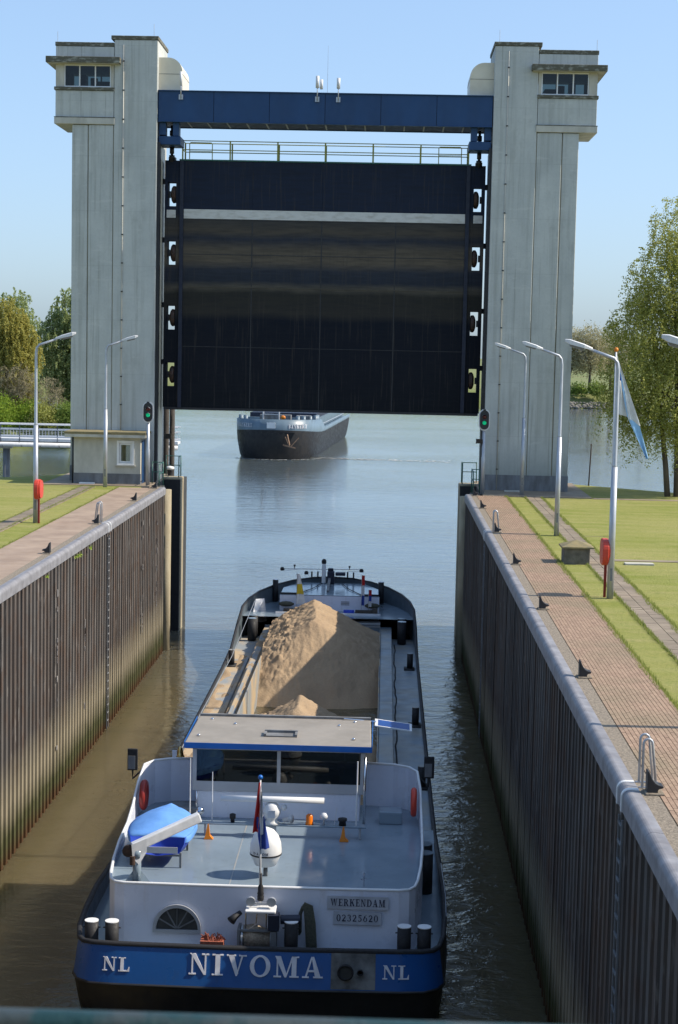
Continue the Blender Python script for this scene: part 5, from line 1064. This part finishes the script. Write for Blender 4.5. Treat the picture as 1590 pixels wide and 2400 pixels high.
# bow
part('bow_house', MB().box(CX-2.38, CX+2.38, 80.7, 80.8, 1.45, 2.66), 'ship_white', ship)
part('foredeck', MB().poly([(CX-2.36, 80.72, 2.70), (CX+2.36, 80.72, 2.70), (CX+2.33, 82.9, 2.72), (CX+1.6, 84.7, 2.74), (CX-1.6, 84.7, 2.74), (CX-2.33, 82.9, 2.72)]+[(CX-2.36, 80.72, 2.6), (CX+2.36, 80.72, 2.6), (CX+2.33, 82.9, 2.6), (CX+1.6, 84.7, 2.6), (CX-1.6, 84.7, 2.6), (CX-2.33, 82.9, 2.6)], [tuple(range(6))]+[(i, 6+i, 6+(i+1) % 6, (i+1) % 6) for i in range(6)]), 'deck_grey', ship)
part('louvre', MB().box(1.3, 1.7, 80.685, 80.699, 2.25, 2.28).box(1.3, 1.7, 80.685, 80.699, 2.32, 2.35).box(1.3, 1.7, 80.685, 80.699, 2.39, 2.42), 'plinth', ship)
part('foredeck_edge', MB().box(CX-2.36, CX-1.5, 80.75, 80.85, 2.705, 2.78).box(CX+1.5, CX+2.36, 80.75, 80.85, 2.705, 2.78), 'rubber', ship)
part('hatch_pipe', MB().tube([(-1.75, 79.15, 1.62), (3.2, 79.15, 1.62)], .13, 12).tube([(-1.75, 79.6, 1.95), (3.2, 79.6, 1.95)], .09, 10).box(-1.75, 3.2, 78.9, 79.0, 1.5, 1.56), 'ship_silver', ship)
for s in (-1, 1):
    x = CX+s*1.7
    part('anchor_winch', MB().tube([(x-.45, 79.9, 2.0), (x+.45, 79.9, 2.0)], .16, 14).tube([(x+.35, 79.9, 2.0), (x+.6, 79.9, 2.0)], .26, 14), 'wood_orange' if 0 else 'timber', ship); part('winch_motor', MB().tube([(x-s*.5, 79.8, 2.0), (x-s*1.0, 79.8, 2.0)], .17, 12), 'tarp_deep', ship, True)
    part('rope_heap', MB().sphere((x+s*.35, 80.45, 2.28), .38, 10, (1, .4, .35)), 'rope', ship, True)
    part('foredeck_cable', MB().tube([(CX+s*.5, 84.3, 2.78), (CX+s*.9, 82.5, 2.76), (CX+s*1.6, 80.7, 2.72)], .02, 5), 'rubber', ship)
ms_ = part('bow_mast', MB().box(.22, .42, 84.5, 84.7, 2.75, 3.72), 'white_paint', ship, bev=.02)
part('mast_light', MB().lathe((.32, 84.6, 3.72), [(.10, 0), (.12, .06), (.12, .16), (.06, .24)], 12), 'rubber', ms_, True)
part('cross_bar', MB().bar((-1.75, 84.6, 3.42), (2.2, 84.6, 3.46), .03, .03).bar((-1.6, 84.6, 3.34), (-1.0, 84.6, 3.40), .015, .015).bar((1.5, 84.6, 3.36), (2.1, 84.6, 3.36), .015, .015), 'galvanised', ms_)
for x, z, r_ in ((-1.76, 3.42, .10), (2.2, 3.42, .10), (-.55, 3.25, .10)): part('side_lamp', MB().lathe((x, 84.58, z-.08), [(r_, 0), (r_*1.05, .1), (r_*.6, .17)], 10), 'rubber', ms_, True)
for x in (-1.15, 1.6): part('small_lamp', MB().lathe((x, 84.6, 3.44), [(.02, 0), (.02, .1), (.05, .12), (.05, .2)], 8), 'rubber', ms_)
part('mast_gear', MB().box(.5, .85, 84.3, 84.9, 2.75, 3.35).box(.9, 1.4, 84.4, 84.8, 3.15, 3.3).cyl((.66, 84.6), .14, 3.3, 3.5, 10), 'girder_dark', ms_, bev=.03); part('mast_strut', MB().bar((.62, 84.4, 3.0), (.62, 81.6, 2.75), .12, .12), 'plinth', ms_)
for k, (x, y) in enumerate(((-.3, 85.1), (0, 85.2), (1.5, 85.2), (1.8, 85.1))): part('bow_pin', MB().cyl((x, y), .04, 2.9, 3.25, 8), 'rubber', ship)
for x in (-2.0, 3.2): 
    y = 83.2; bo = part('bow_bollard', MB().cyl((x, y), .14, 2.0, 3.05, 12), 'rubber', ship, True); part('bollard_top', MB().cyl((x, y), .142, 3.051, 3.07, 12), 'white_paint', bo)
part('bow_frame', MB().poly([(-2.9, 79.5, 1.46), (-2.2, 80.2, 1.46), (-2.35, 80.6, 2.5), (-2.75, 80.3, 2.5)], [(0, 1, 2, 3)]), 'ship_silver', ship)

# ------------------------------------------------------------------ loose things on the ship
def ringm(c, R0, r0, axis='X', n=24, k=10):
    b = MB(); vs = []
    for i in range(n):
        a = 2*math.pi*i/n
        for j in range(k):
            t = 2*math.pi*j/k; rr = R0+r0*math.cos(t); p = (r0*math.sin(t), rr*math.cos(a), rr*math.sin(a)); vs.append((c[0]+p[0], c[1]+p[1], c[2]+p[2]))
    return b.poly(vs, [(i*k+j, ((i+1) % n)*k+j, ((i+1) % n)*k+(j+1) % k, i*k+(j+1) % k) for i in range(n) for j in range(k)])
single('life_ring', ringm((-2.62, 41.75, 3.25), .30, .085), 'dark_red', 'dark red life ring hung inside the left bulwark of the ship', 'life ring', (-2.62, 41.75, 2.9), smooth=True)
single('life_ring', ringm((4.14, 41.75, 3.25), .29, .075), 'red_plastic', 'orange red life ring hung inside the right bulwark of the ship', 'life ring', (4.14, 41.75, 2.9), smooth=True)
for x, y, lb in ((-.83, 39.95, 'orange marker cone on the grey ship deck near the blue boat'), (2.42, 40.05, 'orange marker cone on the shaded right half of the ship deck')):
    single('marker_cone', MB().poly([(x-.08, y-.08, 2.705), (x+.14, y-.08, 2.705), (x+.14, y+.08, 2.705), (x-.08, y+.08, 2.705), (x-.05, y-.06, 2.79), (x+.06, y-.06, 2.79), (x+.06, y+.06, 2.79), (x-.05, y+.06, 2.79), (x+.0, y-.01, 3.06), (x+.03, y-.01, 3.06), (x+.03, y+.01, 3.06), (x+.0, y+.01, 3.06)],
        [(3, 2, 1, 0), (0, 1, 5, 4), (1, 2, 6, 5), (2, 3, 7, 6), (3, 0, 4, 7), (4, 5, 9, 8), (5, 6, 10, 9), (6, 7, 11, 10), (7, 4, 8, 11), (8, 9, 10, 11)]), 'orange', lb, 'cone', (x, y, 2.7))
# covered dinghy
dg = thing('dinghy', 'small boat under a blue tarpaulin standing on the aft deck', 'boat', (-1.72, 38.8, 2.7))
ST0 = [(37.55, .62, .10), (37.95, .72, .42), (38.5, .76, 1.0), (39.1, .70, .62), (39.6, .50, .4), (39.95, .22, .25), (40.1, .04, .12)]
ST = []
for a_, b_ in zip(ST0[:-1], ST0[1:]):
    for k in range(3): ST.append(tuple(lerp(p, q, k/3) for p, q in zip(a_, b_)))
ST.append(ST0[-1])
hv = []; tv = []
for k, (y, wd, rg) in enumerate(ST):
    zk_ = 2.98+max(0, y-39.2)*.16
    hv += [(-1.72+dx*wd, y, z) for dx, z in ((-1.0, 3.42), (-.97, 3.26), (-.80, zk_+.06), (0, zk_), (.80, zk_+.06), (.97, 3.26), (1.0, 3.42))]
    rz_ = 3.46+.32*rg
    tv += [(-1.72+dx*wd*1.04, y, z) for dx, z in ((-1.0, 3.28), (-1.02, 3.42), (-.7, lerp(3.44, rz_, .42)), (-.35, lerp(3.44, rz_, .74)), (0, rz_), (.35, lerp(3.44, rz_, .74)), (.7, lerp(3.44, rz_, .42)), (1.02, 3.42), (1.0, 3.28))]
def strip(vs, n): 
    k = len(vs)//n; return [(i*n+j, i*n+j+1, (i+1)*n+j+1, (i+1)*n+j) for i in range(k-1) for j in range(n-1)]
part('hull', MB().poly(hv, strip(hv, 7)+[tuple(range(7))]), 'tarp_deep', dg, True)
tp = MB().poly(tv, strip(tv, 9)+[tuple(range(8, -1, -1))]); rs_ = random.Random(4); tp.v = [(x+rs_.uniform(-.015, .015), y, z+rs_.uniform(-.015, .015)+(.013 if (i_//9) % 2 else -.013)*(1 if 2 <= i_ % 9 <= 6 else .3)) for i_, (x, y, z) in enumerate(tp.v)]
o = part('tarpaulin', tp, 'tarp_light', dg, True); sub = o.modifiers.new('sub', 'SUBSURF'); sub.levels = 2; sub.render_levels = 2
part('transom_board', MB().box(-2.15, -1.25, 37.42, 37.445, 3.08, 3.22), 'ship_silver', dg)
for x, y in ((-1.2, 37.6), (-1.2, 38.95), (-2.2, 37.6), (-2.2, 38.95)): part('cradle_leg', MB().box(x-.025, x+.025, y-.025, y+.025, 2.7, 3.05), 'plinth', dg)
part('cradle_bar', MB().box(-2.2, -1.2, 37.59, 37.62, 2.96, 3.0).box(-2.2, -1.2, 38.94, 38.97, 2.96, 3.0), 'plinth', dg)
# ropes
rp = MB()
for k in range(9):
    x = 1.70+.022*k; q0, q1 = 1.60+.010*(k % 4), 1.74+.024*k; rp.tube([(q0, 35.97, 1.80+.02*k), (q0, 35.94-.01*(k%3), 2.28), (lerp(q0, q1, .35), 35.9, 2.44+.012*k), (lerp(q0, q1, .8), 35.88, 2.38+.012*k), (q1, 35.86, 2.1), (q1+.03, 35.85, 1.7), (q1+.05, 35.85, 1.35)], .024, 6)
single('mooring_rope', rp, 'rope', 'thick olive mooring rope hung in loops beside the stern winch', 'rope', (1.75, 35.9, 1.4), smooth=True)
ro = MB()
for k in range(26):
    x, y = -.45+R.uniform(0, .40), 35.55+R.uniform(-.1, .1); ro.tube([(x, y, 1.78+R.uniform(0, .06)), (x+R.uniform(-.08, .08), y+R.uniform(-.05, .05), 1.86+R.uniform(0, .07)), (x+R.uniform(-.1, .1), y, 1.78)], .012, 5)
ro.box(-.5, .0, 35.4, 35.7, 1.32, 1.79)
single('rope_heap', ro, 'rope_orange', 'small tangle of orange line on the stern rail', 'rope', (-.25, 35.55, 1.32))
# bow flags
for x, lb, cols in ((-.80, 'limp white and yellow flag on the ship bow', ('flag_white', 'flag_yellow', 'flag_white')), (2.28, 'limp red white and blue flag on the ship bow', ('flag_red', 'flag_white', 'flag_blue')), (2.62, 'tiny limp red flag behind the right bow flag', ('flag_red', 'flag_blue', 'flag_white'))):
    hh = 1.6 if x < 2.5 else .9
    f_ = thing('bow_flag', lb, 'flag', (x, 80.2, 2.2))
    part('staff', MB().cyl((x, 80.2), .014, 2.1, 2.2+hh, 6), 'galvanised', f_)
    for k, cc in enumerate(cols):
        part('flag_stripe', cloth(8, 6, lambda i, j: (x+lerp(0, (.14+.30*(k+i)/3)*(1 if x > 0 else 1), j)-(.30*j*(k+i)/3 if x > 2 else 0), 80.2+.04*math.sin(8*j+3*i+k), 2.2+hh*(.98-.30*(k+i)))), cc, f_, True)
# sand cargo
nx, ny = 110, 560
X0, X1, Y0, Y1 = -1.72, 3.20, 46.05, 78.9
rs_ = np.random.RandomState(9)
gx = np.linspace(X0, X1, nx); gy = np.linspace(Y0, Y1, ny); GX, GY = np.meshgrid(gx, gy)
def pilef(cx, ya, yb, zc, sl, sr, sf, sbk):
    d = np.where(GX < cx, (cx-GX)*sl, (GX-cx)*sr); f = np.where(GY < ya, (ya-GY)*sf, np.where(GY > yb, (GY-yb)*sbk, 0))
    return zc-np.sqrt(d**2+f**2)
def vnoise(fx, fy, seed):
    r_ = np.random.RandomState(seed); g_ = r_.rand(int((Y1-Y0)*fy)+4, int((X1-X0)*fx)+4); u = (GX-X0)*fx; v_ = (GY-Y0)*fy; iu = u.astype(int); iv = v_.astype(int); fu = u-iu; fv = v_-iv
    fu = fu*fu*(3-2*fu); fv = fv*fv*(3-2*fv); return (g_[iv, iu]*(1-fu)+g_[iv, iu+1]*fu)*(1-fv)+(g_[iv+1, iu]*(1-fu)+g_[iv+1, iu+1]*fu)*fv-.5
mean = .35*np.sin(GY*.9)*.3
H = np.maximum.reduce([pilef(.30+.12*np.sin(GY*.8), 71.3, 77.2, 2.98, .54, .50, .80, .9), pilef(.55, 55.2, 57.0, 2.72, .62, .62, .62, .62), pilef(.7, 50, 50.5, 2.3, .6, .6, .5, .6), np.full_like(GX, -.45)])
H += .14*vnoise(1.2, 1.0, 1)+.07*vnoise(3.5, 3.0, 2)
lft = np.clip((.25-GX)/1.0, 0, 1)*np.clip((H-.3)/1.0, 0, 1)
H += lft*(.17*np.clip(vnoise(4, 3, 3), -.1, .5)+.20*np.clip(vnoise(8, 7, 4)-.05, 0, .5)+.16*np.clip(vnoise(13, 11, 14)-.08, 0, .5))+.06*vnoise(14, 10, 6)*np.clip((H-.2), 0, 1)
H += lft*.16*np.clip(vnoise(16, 9, 7)-.12, 0, .5)+.035*vnoise(5, 2.2, 8)
sm = MB(); sm.poly(np.stack([GX, GY, H], 2).reshape(-1, 3).tolist(), [(j*nx+i, j*nx+i+1, (j+1)*nx+i+1, (j+1)*nx+i) for j in range(ny-1) for i in range(nx-1)])
single('sand_load', sm, 'sand', 'heaped brown sand filling the hold of the ship', 'sand', (.7, 62, 0), smooth=True)
sp3 = MB(); rq = np.random.RandomState(3)
for (xa, xb, zb_, ya, yb) in ((-2.24, -1.76, 1.40, 60, 77), (-3.25, -2.6, .95, 52, 74)):
    n1, n2 = 9, 160; base = len(sp3.v); pts = []
    hs = rq.rand(n2//6+3, 4)
    for jj in range(n2):
        for ii in range(n1):
            u = ii/(n1-1); v2 = jj/6; k0 = int(v2); f = v2-k0; uu = u*2.999; c0 = int(uu); g_ = uu-c0; hv_ = (hs[k0, c0]*(1-f)+hs[k0+1, c0]*f)*(1-g_)+(hs[k0, c0+1]*(1-f)+hs[k0+1, c0+1]*f)*g_
            pts.append((lerp(xa, xb, u), lerp(ya, yb, jj/(n2-1)), zb_+.17*(hv_-.52)*math.sin(math.pi*max(.02, min(.98, u)))**.5+rq.rand()*.012))
    sp3.poly(pts, [(jj*n1+ii, jj*n1+ii+1, (jj+1)*n1+ii+1, (jj+1)*n1+ii) for jj in range(n2-1) for ii in range(n1-1)])
single('spilt_sand', sp3, 'sand', 'sand spilt along the left side deck of the ship', 'sand', kind='stuff', smooth=True)

# ------------------------------------------------------------------ second barge on the river
bg = thing('river_barge', 'dark barge with grey band approaching on the river beyond the gate', 'ship', (-11.2, 217.2, 0))
HB = [(0, 0), (1.6, .25), (3.0, .9), (4.1, 2.0), (4.9, 3.8), (5.35, 6.2), (5.55, 9), (5.6, 14), (5.6, 60)]
OB = [(-x, y) for x, y in HB[::-1]]+HB[1:]
def bring(off, zf): return [(x*(1-off/5.6), y+(off*.9 if y < 4 else 0), zf(y)) for x, y in OB]
zt1 = lambda y: 3.2+.6*max(0, 1-y/16)**2; zt2 = lambda y: 3.35+.1+(1.35 if y < 9 else (lerp(1.35, .25, (y-9)/2) if y < 11 else .25))+.35*max(0, 1-y/14)
part('hull', loft([bring(1.1, lambda y: -1), bring(.45, lambda y: .4), bring(.1, lambda y: 2.2), bring(0, zt1)], close=False).shift((-11.2, 217.2, 0), -.05), 'hull_black', bg, True)
part('band', loft([bring(0, zt1), bring(-.02, zt2), bring(.12, zt2)], close=False).shift((-11.2, 217.2, 0), -.05), 'barge_band', bg, True)
part('deck', MB().poly([(x*.97, y, 3.4) for x, y in OB], [tuple(range(len(OB)-1, -1, -1))]).shift((-11.2, 217.2, 0), -.05), 'barge_band', bg)
SH = ((-11.2, 217.2, 0), -.05)
part('coaming', MB().box(-4.7, 4.7, 12, 58, 3.4, 4.9).shift(*SH), 'barge_band', bg)
part('hatch_cover', MB().box(-4.5, 4.5, 13, 57, 4.9, 5.5).shift(*SH), 'girder_dark', bg)
part('wheelhouse', MB().box(-3.2, 3.2, 59, 64, 3.4, 8.6).shift(*SH), 'ship_white', bg)
for x, y in ((-4.6, 4.6), (-3.8, 3.4), (3.0, 3.0), (3.7, 3.6), (4.4, 5.0), (4.9, 7.2), (5.0, 8.0), (5.0, 8.8)): part('bollard', MB().cyl((x, y), .28, 4.0, 5.5, 10).shift(*SH), 'barge_band', bg, True)
part('mast', MB().cyl((-1.5, 3), .12, 4, 8.5, 8).cyl((.6, 2.6), .10, 4, 7.5, 8).bar((-1.5, 3, 5.7), (.6, 2.6, 5.7), .1, .1).shift(*SH), 'ship_silver', bg)
part('windlass', MB().box(-2.0, 2.0, 3.6, 5.0, 3.4, 5.6).box(2.6, 4.4, 4.6, 6.6, 3.4, 5.5).shift(*SH), 'plinth', bg)
part('fire_hose', MB().sphere((1.2, 1.9, 5.35), .35, 10, (1, .6, .8)).shift(*SH), 'orange', bg, True)
part('bow_plate', MB().box(-.65, .45, -.10, -.04, 4.0, 4.75).shift(*SH), 'white_paint', bg)
part('railing', MB().tube([(5.55, 11.5, 4.3), (5.58, 30, 4.3), (5.58, 55, 4.3)], .05, 5).shift(*SH), 'galvanised', bg)
an = MB().bar((2.0, -.2, 3.3), (2.35, -.35, 1.9), .16, .12).bar((2.35, -.40, 1.75), (1.75, -.40, 3.0), .14, .10).bar((2.5, -.40, 1.75), (3.5, -.2, 2.9), .14, .10).bar((1.5, -.42, 1.95), (3.1, -.30, 1.55), .24, .16)
part('anchor', an.shift(*SH), M('anchor_rust', (0.30, 0.19, 0.12), (0.18, 0.11, 0.07), 4, 0.8), bg, label='rusty anchor hanging at the bow')
part('hawse_pocket', MB().poly([(1.0, .12, 3.5), (2.9, .55, 3.5), (1.9, .75, 1.6)], [(0, 1, 2)]).shift(*SH), 'rubber', bg)
def bsurf(x, z):
    for (xa, ya), (xb, yb) in zip(HB[:-1], HB[1:]):
        if xa <= abs(x) <= xb: return lerp(ya, yb, (abs(x)-xa)/(xb-xa))-.05
    return 5
part('lettering', text_mb('BANKERT', -4.75, 4.08, .5, bsurf, .2, 2.1, .03).shift(*SH), 'letter', bg); part('lettering', text_mb('BANKERT', 2.1, 4.02, .5, bsurf, .2, 2.2, .03).shift(*SH), 'letter', bg)

fo = MB(); rf_ = random.Random(8)
for k in range(420):
    u = rf_.random()**1.6; x = lerp(-6.2, 12, u)+rf_.uniform(-.4, .4); y = 222.5-.10*(x+6)+rf_.gauss(0, .35+.9*u); sx_, sy_ = rf_.uniform(.08, .5)*(1.1-u*.7), rf_.uniform(.05, .22)
    a0 = rf_.uniform(0, 1); fo.poly([(x+sx_*math.cos(a0+t_), y+sy_*math.sin(a0+t_), .035) for t_ in (0, 1.3, 2.4, 3.5, 4.6, 5.5)], [(0, 1, 2, 3, 4, 5)])
for k in range(160):
    x = rf_.uniform(-16, -5); y = 217.3+((x+11.2)/5.6)**2*3.2+rf_.uniform(-.7, .1); sx_ = rf_.uniform(.05, .25); fo.poly([(x+sx_*math.cos(t_), y+.5*sx_*math.sin(t_), .035) for t_ in (0, 1.3, 2.4, 3.5, 4.6, 5.5)], [(0, 1, 2, 3, 4, 5)])
M('foam', (0.55, 0.56, 0.55), None, 4, 0.8)
single('wake_foam', fo, 'foam', 'thin white wake trailing from the bow of the approaching barge', 'foam', kind='stuff')

# ------------------------------------------------------------------ railing of the bridge the picture is taken from
rl = thing('bridge_railing', 'worn teal pipe railing along the bottom of the picture', 'railing', (3.2, 2.4, 12.6))
M('teal_rail', (0.045, 0.062, 0.066), (0.012, 0.045, 0.05), 9, 0.45, bmp=.2, lo=.48, hi=.6)
part('hand_rail', MB().tube([(-1.0, 2.4, 13.525), (7.0, 2.4, 13.525)], .028, 16), 'teal_rail', rl, True)
part('lower_rail', MB().tube([(-1.0, 2.4, 13.05), (7.0, 2.4, 13.05)], .02, 10), 'teal_rail', rl, True)
for k in range(5): part('rail_post', MB().cyl((-.6+k*1.8, 2.4), .022, 12.4, 13.51, 10), 'teal_rail', rl, True)
part('walkway', MB().box(-9, 16, -1.5, 2.5, 12.2, 12.4), 'galvanised', rl)
